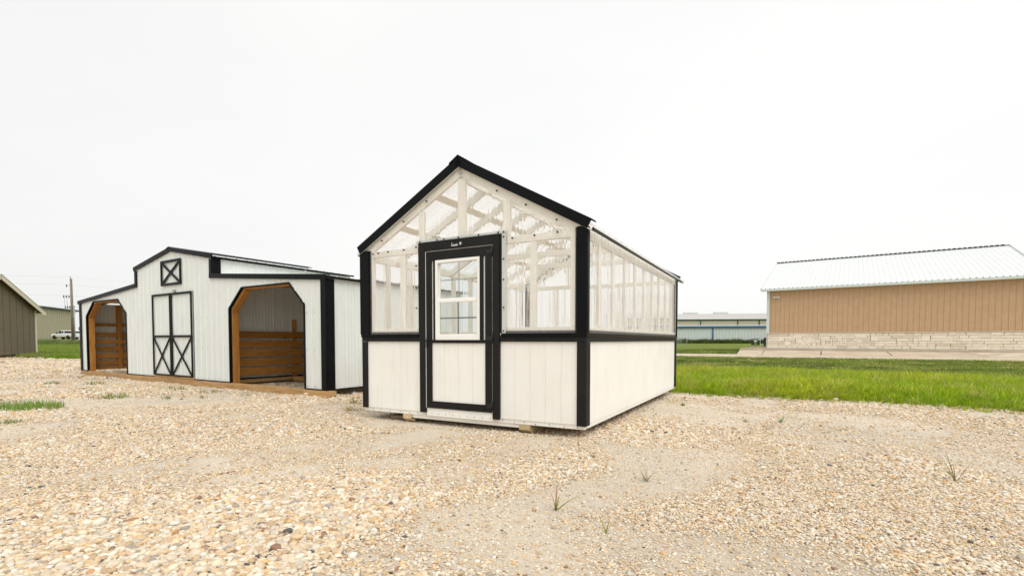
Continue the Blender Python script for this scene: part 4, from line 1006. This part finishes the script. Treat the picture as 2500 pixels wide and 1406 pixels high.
# ------------------------------------------------------------------ brown shed on the left
shd = thing('shed', 'brown board sided shed with cream rake trim at the left edge', 'shed', (-27.49, 23.70, 0), math.atan2(.948, -.3177))
# local x runs along the gable wall away from the camera, local y into the shed
SW, SD = 7.3, 7.0
rz_ = lambda x: 2.86 + min(x, SW - x) * .46
nb = 12
for i in range(nb):
    a, b_ = .11 + i * (SW - .22) / nb, .11 + (i + 1) * (SW - .22) / nb; mid = SW / 2
    pl = [(a + .022, .16), (b_ - .022, .16), (b_ - .022, rz_(b_))] + ([(mid, rz_(mid))] if a < mid < b_ else []) + [(a + .022, rz_(a))]
    prism('siding_board', pl, -.055, .0, 'shed_brown', shd)
prism('gable_wall', [(.05, .15), (SW - .05, .15), (SW - .05, 2.86), (SW / 2, rz_(SW / 2) - .02), (.05, 2.86)], .006, .06, 'shed_brown', shd)
box('seam_trim', .1, SW - .1, -.062, -.0555, 2.95, 2.965, 'shed_brown', shd)
box('side_wall', .0, .05, .061, SD, .15, 2.9, 'shed_brown', shd); box('side_wall', SW - .05, SW, .061, SD, .15, 2.9, 'shed_brown', shd)
box('corner_trim', -.02, .105, -.075, .09, .15, 2.83, 'shed_cream', shd); box('corner_trim', SW - .115, SW + .02, -.075, .09, .15, 2.83, 'shed_cream', shd)
for s_ in (-1, 1):
    a = (SW / 2, rz_(SW / 2) + .09); b_ = (SW / 2 + s_ * (SW / 2 + .5), rz_(SW / 2) + .09 - (SW / 2 + .5) * .46)
    bar('rake_trim', a, b_, .22, -.34, -.30, 'shed_cream', shd, side=-.5 if s_ > 0 else .5)
    bar('roof_deck', (a[0], a[1] + .03), (b_[0], b_[1] + .03), .07, -.299, SD + .3, 'shed_brown', shd, side=-.5 if s_ > 0 else .5)
    bar('roof_skin', (a[0], a[1] + .05), (b_[0], b_[1] + .05), .018, -.35, SD + .3, 'shed_cream', shd, side=-.5 if s_ > 0 else .5)
    e = b_
    prism('eave_return', [(e[0] - s_ * .02, e[1] + .0), (e[0] - s_ * .02, e[1] - .17), (e[0] - s_ * .42, e[1] - .13), (e[0] - s_ * .42, e[1] + .08)], -.345, -.31, 'shed_cream', shd)
box('back_wall', .06, SW - .06, SD - .06, SD, .15, 2.9, 'shed_brown', shd); box('floor_frame', .02, SW - .02, -.01, SD, .10, .15, 'shed_brown', shd)
for x in (.5, 2.4, 4.9, 6.7): box('skid', x, x + .12, .02, SD, .0, .1, 'sill_y', shd)

# ------------------------------------------------------------------ long building on the right
rb = thing('workshop', 'long tan metal building with white roof and limestone wainscot', 'building', (RB_O[0], RB_O[1], 0), math.atan2(RB_D[1], RB_D[0]))
RL, RDp = 14.62, 19.0
EZ = 4.80
kb = dict(pitch=.3048, h=.032, wb=.085, wt=.035, minor=.006)
sheets('wall_sheet', rb, 'brown_metal', .16, RL, const(1.56), const(EZ), lambda u, d, z: (u, -d, z), **kb)
ez2 = lambda w: EZ + min(w, RDp - w) * .333 - .05
sheets('wall_sheet', rb, 'brown_metal', 0, RDp / 2, const(.4), ez2, lambda u, d, z: (-d, u, z), **kb); sheets('wall_sheet', rb, 'brown_metal', RDp / 2, RDp, const(.4), ez2, lambda u, d, z: (-d, u, z), **kb)
sheets('wall_sheet', rb, 'brown_metal', 0, RDp / 2, const(.4), ez2, lambda u, d, z: (RL + d, u, z), **kb); sheets('wall_sheet', rb, 'brown_metal', RDp / 2, RDp, const(.4), ez2, lambda u, d, z: (RL + d, u, z), **kb)
sheet('wall_sheet', rb, 'brown_metal', 0, RL, const(.4), const(EZ), lambda u, d, z: (u, RDp + d, z), **kb)
box('corner_trim', -.05, .15, -.06, .16, .42, EZ, 'pale_trim', rb); box('corner_trim', RL - .1, RL + .06, -.06, .16, 1.56, EZ, 'pale_trim', rb)
box('wainscot_cap', .02, RL + .06, -.16, -.035, 1.50, 1.555, 'limestone', rb, .01)
wc = box('wainscot', .0, RL, -.09, -.002, .36, 1.498, 'mortar', rb)
r_ = np.random.default_rng(5)
def stone(u0, u1, z0, z1):
    V, Fc = box_vf(u0 + .009, u1 - .009, -.110 - .022 * r_.random(), -.085, z0 + .008, z1 - .008, .010)
    V = [(x + .005 * r_.standard_normal(), y, z + .004 * r_.standard_normal()) for x, y, z in V]
    fixn(mesh('stone', V, Fc, 'limestone', wc))
zr = [.40, .585, .755, .93, 1.115, 1.30, 1.495]; UN = .146; nc = int((RL - .06) / UN)      # broken ashlar laid cell by cell
occ = np.zeros((6, nc), bool)
for rr in range(6):
    c = 0
    while c < nc:
        if occ[rr, c]: c += 1; continue
        w = int(r_.integers(2, 6)); w = min(w, nc - c)
        while occ[rr, c:c + w].any(): w -= 1
        if nc - c - w == 1: w += 1
        hgt = 2 if (0 < rr < 5 and w < 5 and r_.random() < .28) else 1
        occ[rr:rr + hgt, c:c + w] = True
        stone(.03 + c * UN + .02 * r_.standard_normal() * (c > 0), .03 + (c + w) * UN, zr[rr], zr[rr + hgt]); c += w
box('foundation', -1.85, RL + .3, -.5, RDp + .3, .0, .36, 'concrete', rb, .01)
box('plinth', .0, RL, -.14, -.095, .361, .395, 'galvanised', rb)
OV = .42
sheets('roof_sheet', rb, 'white_roof_metal', -OV, RL + OV, const(0), const(math.hypot(RDp / 2 + .42, (RDp / 2 + .42) * .333)), (lambda L: (lambda u, d, z: (u, -.42 + z * .9488 - d * .316, EZ + .09 + z * .316 + d * .9488)))(0), pitch=.3048, h=.017, wb=.09, wt=.03, minor=0)
sheets('roof_sheet', rb, 'white_roof_metal', -OV, RL + OV, const(0), const(math.hypot(RDp / 2 + .42, (RDp / 2 + .42) * .333)), lambda u, d, z: (u, RDp + .42 - z * .9488 + d * .316, EZ + .09 + z * .316 + d * .9488), pitch=.3048, h=.017, wb=.09, wt=.03, minor=0)
box('eave_fascia', -OV, RL + OV, -.46, -.42, EZ - .06, EZ + .10, 'pale_trim', rb); box('soffit', -OV, RL + OV, -.419, -.01, EZ - .05, EZ - .01, 'pale_trim', rb)
for x in (-OV - .03, RL + OV):
    fn_ = lambda u, y, z: (x + y, u, z)
    bar('rake_trim', (-.46, EZ + .06), (RDp / 2, EZ + .06 + (RDp / 2 + .46) * .333), .2, 0, .03, 'pale_trim', rb, fn=fn_); bar('rake_trim', (RDp + .46, EZ + .06), (RDp / 2, EZ + .06 + (RDp / 2 + .46) * .333), .2, 0, .03, 'pale_trim', rb, fn=fn_)
rzt = EZ + .09 + (RDp / 2 + .42) * .333
prism('ridge_cap', [(RDp / 2 - .3, rzt - .03), (RDp / 2, rzt + .10), (RDp / 2 + .3, rzt - .03), (RDp / 2 + .3, rzt - .015), (RDp / 2, rzt + .12), (RDp / 2 - .3, rzt - .015)], -OV, RL + OV, 'white_roof_metal', rb, fn=lambda u, y, z: (y, u, z))
for i in range(int((RL + 2 * OV) / .3048)):
    u0 = -OV + .3048 * i + .05
    box('ridge_closure', u0, u0 + .205, RDp / 2 - .36, RDp / 2 - .3, rzt - .045, rzt + .02, 'dark_trim', rb, 0)
cl = [(-OV + .3048 * i, EZ + .105) for i in range(int((RL + 2 * OV) / .3048))]
co = boxes('rib_closures', [(u - .04, u + .04, -.452, -.425, EZ + .1005, EZ + .135) for u, z in cl], 'dark_trim', rb); co['kind'] = 'stuff'
# flood light under the eave
fl = thing('flood_light', 'small white twin head flood light high on the tan wall', 'light', rbp(.62, -.06, 4.28), math.atan2(RB_D[1], RB_D[0]))
box('junction_box', -.06, .06, -.04, .03, -.06, .06, 'label_white', fl)
for s_ in (-1, 1):
    tube('arm', [(0, -.04, 0), (s_ * .1, -.1, -.02)], .015, 'label_white', fl)
    tube('lamp_head', [(s_ * .09, -.08, -.01), (s_ * .17, -.2, -.06)], .035, 'label_white', fl, 10, .065)
ac = thing('condenser_unit', 'dark louvred air conditioner beside the pale corner of the tan building', 'air conditioner', (24.35, 46.3, .36), math.atan2(RB_D[1], RB_D[0]))
box('base_pad', -.5, .5, -.5, .5, 0, .06, 'concrete', ac); box('cabinet', -.42, .42, -.42, .42, .06, .86, 'ac_grey', ac, .03)
for i in range(9): box('louvre', -.425, .425, -.432, -.42, .12 + i * .08, .15 + i * .08, 'dark_trim', ac, 0)
box('lid', -.45, .45, -.45, .45, .861, .90, 'galvanised', ac, .02)
tfm = thing('transformer', 'dark green utility cabinet with white and yellow stickers on the far lawn', 'utility box', (45.3, 91.0, -.015), R(-24))
box('pad', -.85, .85, -.5, .5, 0, .06, 'concrete', tfm); box('cabinet', -.75, .75, -.4, .4, .06, .98, 'transformer_green', tfm, .03); box('lid', -.4, .78, -.43, .42, .981, 1.02, 'label_white', tfm, .01)
box('sticker', -.28, .2, -.407, -.4015, .70, .93, 'label_white', tfm, 0); box('sticker', -.2, .16, -.407, -.4015, .27, .42, 'label_yellow', tfm, 0)
box('edge_strip', .73, .78, -.41, -.35, .06, .98, 'label_white', tfm, 0); box('door_line', -.01, .01, -.406, -.401, .1, .25, 'dark_trim', tfm, 0)

# ------------------------------------------------------------------ far warehouses
wa = math.atan2(-.16, 1.0)
wh = thing('warehouse', 'long pale warehouse with blue eave and blue downspout behind the lawn', 'warehouse', (30, float(warehouse_y(30.)), 0), wa)
kf = dict(pitch=.9, h=.08, wb=.25, wt=.1, minor=0)
sheet('wall', wh, 'far_white', 0, 75, const(0), const(4.75), lambda u, d, z: (u, -d, z), **kf)
box('fascia', -.4, 75.4, -.5, -.12, 4.7, 5.2, 'blue_trim', wh)
sheet('roof', wh, 'far_roof', -.4, 75.4, const(0), const(9), lambda u, d, z: (u, -.48 + z * .995, 5.24 + z * .055 + d), **kf)
boxes('side_wall', [(-.1, .0, .05, 20, 0, 4.7), (75, 75.1, .05, 20, 0, 4.7), (0, 75, 19.9, 20, 0, 4.7)], 'far_white', wh)
for u in (9.5, 31.2, 52.5): tube('downspout', [(u, -.2, 4.7), (u, -.2, .1)], .17, 'blue_trim', wh)
w2 = thing('warehouse', 'taller beige warehouse with dark green trim behind the blue trimmed one', 'warehouse', (40, 207, 0), math.atan2(-.14, 1.0))
sheet('wall', w2, 'far_beige', 0, 105, const(0), const(9.3), lambda u, d, z: (u, -d, z), **kf)
box('fascia', -.3, 105.3, -.4, -.12, 9.05, 9.5, 'green_trim', w2)
sheet('roof', w2, 'far_roof', -.3, 105.3, const(0), const(30), lambda u, d, z: (u, -.4 + z * .992, 9.5 + z * .125 + d), **kf)
sheet('roof', w2, 'far_roof', -.3, 105.3, const(0), const(30), lambda u, d, z: (u, 59.2 - z * .992, 9.5 + z * .125 + d), **kf)
boxes('side_wall', [(-.1, 0, .05, 58, 0, 9), (105, 105.1, .05, 58, 0, 9), (0, 105, 58, 58.1, 0, 9)], 'far_beige', w2)
for u in (38, 52.5, 60.8, 80): tube('downspout', [(u, -.2, 9.1), (u, -.2, .1)], .2, 'green_trim', w2)
for u in (37.2, 50.7): box('roof_vent', u, u + 6.2, 28.6, 30.8, 12.9, 14.0, 'galvanised', w2, .1)
tn = thing('warehouse', 'tall tan ribbed warehouse with dark eave across the road on the left', 'warehouse', (-117.5 + 52 * .35, 130.5 - 52 * .937, 0), math.atan2(.937, -.35))
sheet('wall', tn, 'tan_metal', 0, 52, const(1.0), const(8.7), lambda u, d, z: (u, -d, z), pitch=1.1, h=.12, wb=.35, wt=.14, minor=0)
box('fascia', -.4, 55.2, -.6, -.2, 8.65, 9.1, 'dark_trim', tn); box('roof', -.4, 55.2, -.19, 30, 8.75, 9.0, 'dark_trim', tn)
boxes('side_wall', [(-.1, 0, .05, 30, 1, 8.7), (52, 52.1, .05, 30, 1, 8.7), (0, 52, 29.9, 30, 1, 8.7)], 'tan_metal', tn)
fe = thing('chain_link_fence', 'grey chain link fence panel standing on the lawn before the blue trimmed warehouse', 'fence', (33.0, 92, 0), R(-2))
for x in (-4.2, -2.1, 0.0): tube('post', [(x - .12, 0, -.02), (x - .12, 0, 1.6)], .04, 'galvanised', fe)
tube('rail', [(-6, 0, 1.56), (-.12, 0, 1.56)], .03, 'galvanised', fe)
ws = []
for i in range(45):
    for s_ in (-1, 1):
        x0 = -6 + i * .13; x1 = x0 + s_ * 1.5
        if -6 <= x1 <= -.12: ws.append(((x0, x1)))
V = []; Fc = []
for x0, x1 in ws:
    k = len(V); V += [(x0 - .012, 0, .02), (x0 + .012, 0, .02), (x1 + .012, 0, 1.55), (x1 - .012, 0, 1.55)]; Fc.append((k, k + 1, k + 2, k + 3))
mo = mesh('wire_mesh', V, Fc, 'wire', fe); mo['kind'] = 'stuff'

# ------------------------------------------------------------------ utility pole, conduit, wires
PX, PY_ = -82.5, 92.0; pz = float(rise(np.array([PX]), np.array([PY_]))[0]) - .02
up = thing('utility_pole', 'weathered wooden utility pole with insulators left of the barn', 'pole', (PX, PY_, pz), 0)
tube('shaft', [(0, 0, 0), (-.02, 0, 6), (-.05, 0, 12.0)], .25, 'pole_wood', up, 12, .17)
for z, l in ((10.9, .75), (8.9, 1.35), (6.9, 1.1)):
    tube('bracket', [(-.1, 0, z), (-l, -.2, z - .1)], .05, 'galvanised', up)
    for k in range(3):
        f = 1 - k * .33
        if l > 1 or k == 0: tube('insulator', [(-l * f, -.2 * f, z - .35), (-l * f, -.2 * f, z + .12)], .10, 'insulator', up, 8, .06)
tube('pin', [(-.12, 0, 11.9), (-.12, 0, 12.5)], .05, 'insulator', up)
tube('jumper', [(-1.2, -.2, 8.6), (-1.25, -.2, 7.8), (-1.05, -.2, 7.0)], .025, 'wire', up, 5); tube('jumper', [(-.8, -.1, 8.7), (-.85, -.1, 7.8), (-.75, -.1, 7.0)], .025, 'wire', up, 5)
box('top_plate', -.2, .1, -.16, .16, 11.9, 12.05, 'grey_steel', up)
tube('riser', [(.15, -.15, 7.5), (.2, -.1, 6.9), (.62, .0, 6.2), (.55, .0, 5.6)], .035, 'wire', up, 6)
cd = thing('steel_conduit', 'grey steel conduit post standing close right of the utility pole', 'post', (PX + .62, PY_ - .3, pz), 0)
tube('pipe', [(0, 0, 0), (0, 0, 6.9)], .10, 'grey_steel', cd, 10); tube('cap', [(0, 0, 6.9), (0, 0, 7.1)], .12, 'grey_steel', cd, 10, .03); box('strap', -.5, .0, -.02, .02, 4.9, 4.98, 'grey_steel', cd)
for i, (z, l, dz) in enumerate(((12.4, -.12, 4.5), (11.0, -.75, 3.0), (9.0, -1.3, 2.4), (7.0, -1.0, 1.2))):
    p0 = Vector((PX + l, PY_ - .1, pz + z)); p1 = Vector((PX - 38, PY_ - 34, pz + z + .2)); p2 = Vector((PX + 60, PY_ + 52, pz + z - .2))
    pts = [p1.lerp(p0, t) - Vector((0, 0, 3.2 * t * (1 - t))) for t in np.linspace(0, 1, 9)] + [p0.lerp(p2, t) - Vector((0, 0, 3.6 * t * (1 - t))) for t in np.linspace(0, 1, 9)[1:]]
    w_ = tube('power_line', pts, .008, 'wire', None, 4)
    tag(w_, ['topmost thin wire over the pole top', 'second thin wire from the top of the utility pole', 'third thin wire from the top of the utility pole', 'lowest thin wire on the utility pole'][i], 'wire', 'wires on the utility pole')

# ------------------------------------------------------------------ pickup across the road
tk = thing('pickup_truck', 'white pickup truck with canopy parked by the tan warehouse', 'truck', (-100.2, 110.0, 1.20), R(170))
# local x forward, y left, z up; length 6 m
def loft(name, secs, mat, parent):
    n = len(secs[0]); V = [p for s in secs for p in s]; Fc = []
    for i in range(len(secs) - 1):
        for k in range(n): Fc.append((i * n + k, i * n + (k + 1) % n, (i + 1) * n + (k + 1) % n, (i + 1) * n + k))
    Fc += [tuple(range(n)), tuple(range((len(secs) - 1) * n, len(secs) * n))]
    return fixn(mesh(name, V, Fc, mat, parent))
ring = lambda x, z0, z1, w, r=.12: [(x, -w + r, z0), (x, w - r, z0), (x, w, z0 + r), (x, w, z1 - r), (x, w - r, z1), (x, -w + r, z1), (x, -w, z1 - r), (x, -w, z0 + r)]
loft('body', [ring(-3.0, .62, 1.28, .97), ring(-2.6, .55, 1.30, 1.0), ring(1.0, .52, 1.30, 1.0), ring(1.6, .52, 1.26, .99), ring(2.85, .55, 1.15, .95), ring(3.0, .62, 1.05, .9)], 'car_white', tk)
loft('lower_body', [ring(-2.9, .44, .61, .985, .05), ring(2.9, .44, .61, .985, .05)], 'car_tan', tk)
loft('cab', [ring(-2.92, 1.25, 1.80, .90, .1), ring(-2.75, 1.25, 1.93, .90, .12), ring(-.8, 1.25, 1.97, .88, .12), ring(.35, 1.25, 1.95, .84, .12), ring(1.35, 1.22, 1.30, .88, .03)], 'car_white', tk)
for s_ in (-1, 1):
    yw = s_ * .905
    def win(pl, nm='window'):
        o = prism(nm, pl, 0, .02 * s_, 'car_glass', tk, fn=lambda u, y, z: (u, s_ * (.905 - (z - 1.3) * .03) + y, z)); return o
    win([(-2.6, 1.38), (-.75, 1.38), (-.75, 1.82), (-2.55, 1.80)]); win([(-.45, 1.36), (-.1, 1.36), (-.1, 1.84), (-.45, 1.85)]); win([(.05, 1.34), (1.05, 1.32), (.5, 1.8), (.05, 1.84)])
    tube('mirror_arm', [(.95, s_ * .9, 1.35), (.95, s_ * 1.15, 1.36)], .03, 'car_black', tk); box('mirror', .88, 1.0, s_ * 1.1, s_ * 1.36, 1.22, 1.58, 'car_black', tk, .04)
    box('tail_light', -3.02, -2.93, s_ * .80, s_ * .985, .86, 1.16, 'tail_red', tk, .02)
    for xw in (-1.75, 1.95):
        tube('wheel', [(xw, s_ * .72, .40), (xw, s_ * .985, .40)], .40, 'car_black', tk, 18); tube('hub', [(xw, s_ * .986, .40), (xw, s_ * 1.0, .40)], .2, 'chrome', tk, 12)
        tube('arch', [(xw, s_ * .98, .44), (xw, s_ * 1.003, .44)], .46, 'car_black', tk, 18)
box('rear_window', -2.955, -2.90, -.74, .74, 1.38, 1.76, 'car_glass', tk, .03)
box('bumper', -3.14, -3.0, -.96, .96, .44, .62, 'chrome', tk, .04); box('tailgate', -3.012, -3.0, -.76, .76, .68, 1.22, 'car_white', tk, .02); box('plate', -3.155, -3.141, -.2, .2, .48, .6, 'label_white', tk, 0)
dt = thing('distant_tree', 'thin dark tree far off between the conduit post and the barn', 'tree', (-128.8, 146, 1.1), 0)
tube('trunk', [(0, 0, 0), (.1, 0, 2.2)], .2, 'pole_wood', dt, 6, .1)
V = []; Fc = []
for i in range(260):
    t = rng.random(); r = .55 * (1 - t) + .12; a = rng.random() * 6.28; c = np.array([r * math.cos(a) * rng.random() ** .5, r * math.sin(a), .7 + 3.0 * t]); k = len(V)
    for j in range(3): V.append(tuple(c + rng.standard_normal(3) * .13))
    Fc.append((k, k + 1, k + 2))
mesh('crown', V, Fc, 'transformer_green', dt)

# ------------------------------------------------------------------ single weeds in the gravel
def weed(name, label, x, y, blades, rad, h, w, lean, cols, seed, cat='weed', group='weeds sprouting from the gravel'):
    r_ = np.random.default_rng(seed); bl = []
    for i in range(blades):
        a = r_.random() * 6.28; q = math.sqrt(r_.random()) * rad; c = np.array(cols[r_.integers(len(cols))]) * math.exp(r_.standard_normal() * .15)
        bl.append((q * math.cos(a), q * math.sin(a), r_.random() * 6.28, lean * (.3 + r_.random()), h * (.5 + .7 * r_.random()), w * (.7 + .6 * r_.random()), tuple(c)))
    V, Fc, C = blade_mesh(bl, 1.05 if 'spri' in name or 'spid' in name else 1.8)
    o = mesh(name, V, Fc, 'weed_leaf', None, True)
    at_ = o.data.attributes.new('blade', 'FLOAT_COLOR', 'POINT'); at_.data.foreach_set('color', np.c_[C, np.ones(len(C))].astype(np.float32).ravel())
    o.location = (x, y, float(gravel_z(np.array([x]), np.array([y]))[0])); return tag(o, label, cat, group)
GR, YG, RD, DY, OL = (.12, .27, .02), (.26, .30, .03), (.30, .13, .06), (.46, .34, .16), (.17, .21, .06)
def gp(px, py):        # ground point seen at a pixel of the 2500 px photograph
    v = (871.7 - py) / 1194; c, s = math.cos(R(2)), math.sin(R(2)); yy = c + v * s; zz = -s + v * c; k = -1 / zz
    return (px - 1250) / 1194 * k, yy * k
for i, (px, py, nm, lb, n, rad, h, w, ln, cols) in enumerate((
    (1357, 1243, 'sprig', 'small reddish green sprig alone in the gravel below the greenhouse', 6, .006, .15, .014, .9, (YG, YG, RD)),
    (1480, 1300, 'sprig', 'thin leaning green sprig right of the reddish one', 3, .006, .13, .008, .9, (YG, OL)),
    (1459, 1312, 'sprig', 'tiny thin sprout lowest in the middle foreground', 3, .004, .05, .004, .4, (OL, RD)),
    (1578, 1172, 'spidery_weed', 'spidery reddish weed spread on the gravel right of the greenhouse', 16, .015, .13, .004, 1.1, (RD, OL, DY)),
    (2334, 1176, 'sprig', 'upright pale green sprig in the gravel far right', 7, .01, .20, .008, .6, (YG, OL, RD)),
    (1412, 1088, 'sprig', 'thin yellowish shoot at the near corner of the greenhouse', 4, .008, .14, .005, .25, (DY, YG)),
    (1981, 1099, 'sprig', 'short yellow green sprout halfway to the lawn', 6, .012, .055, .008, .5, (YG, DY)),
    (1906, 1031, 'weed_tuft', 'low green weed in the grey gravel near the lawn', 16, .04, .09, .008, 1.0, (OL, GR)),
    (1823, 1029, 'dry_weed', 'flat brownish weed left of the low green one', 14, .04, .06, .008, 1.3, (DY, RD, OL)),
    (1668, 990, 'weed_tuft', 'small dark green tuft right behind the greenhouse side wall', 16, .035, .07, .009, .7, (GR, OL)),
    (128, 1001, 'weed_tuft', 'wiry grey green weed right of the big grass patch', 26, .07, .12, .007, 1.0, (OL, YG)),
    (28, 1032, 'weed_tuft', 'flat dark weed below the big grass patch', 34, .10, .09, .009, 1.4, (OL, GR)),
    (130, 938, 'weed_tuft', 'low bright green clump far left above the big grass patch', 50, .16, .09, .012, .9, (GR, OL)),
    (233, 938, 'weed_tuft', 'low green weeds below the left barn stall', 44, .16, .12, .011, .9, (OL, YG)),
    (285, 972, 'weed_tuft', 'wide olive clump in front of the left barn stall', 70, .20, .13, .010, .9, (OL, GR, YG)),
    (238, 974, 'dry_weed', 'thin brown weed left of the wide olive clump', 26, .13, .10, .006, 1.0, (DY, RD, OL)),
    (408, 947, 'weed_tuft', 'green clump in front of the barn door', 40, .14, .09, .010, .8, (OL, YG)),
    (440, 950, 'weed_tuft', 'green clump just right of the one before the barn door', 40, .12, .10, .010, .8, (OL, YG)),
    (408, 974, 'weed_tuft', 'single wiry clump nearest the camera before the barn door', 24, .08, .11, .007, .9, (OL,)),
    (505, 956, 'weed_tuft', 'spreading olive weed right of the barn door', 60, .24, .10, .010, 1.1, (OL, DY, YG)),
    (497, 971, 'dry_weed', 'thin weed below the spreading olive weed', 18, .07, .09, .006, .9, (OL, DY)),
    (600, 962, 'dry_weed', 'faint dry weed under the right barn stall', 22, .10, .08, .006, 1.0, (OL, DY)),
    (659, 965, 'weed_tuft', 'small bright green tuft under the right barn stall', 30, .06, .045, .012, .8, (GR,)),
    (855, 1001, 'dry_weed', 'reddish dry weed left of the greenhouse corner', 46, .10, .07, .007, 1.3, (RD, DY, YG)),
    (862, 984, 'weed_tuft', 'branching green weed between barn and greenhouse', 20, .05, .12, .008, 1.0, (OL, YG)))):
    x, y = gp(px, py); weed(nm, lb, x, y, n, rad, h, w, ln, cols, 900 + i)
x, y = gp(42, 997)
o = weed('grass_patch', 'big bright green grass patch in the gravel at far left', 0, 0, 900, 1.0, .13, .012, .7, ((.16, .33, .03), (.20, .35, .03), (.15, .27, .03), (.24, .30, .07)), 990, 'grass', None)
for v in o.data.vertices: v.co.x *= .62; v.co.y *= .36
o.location = (x, y, 0)
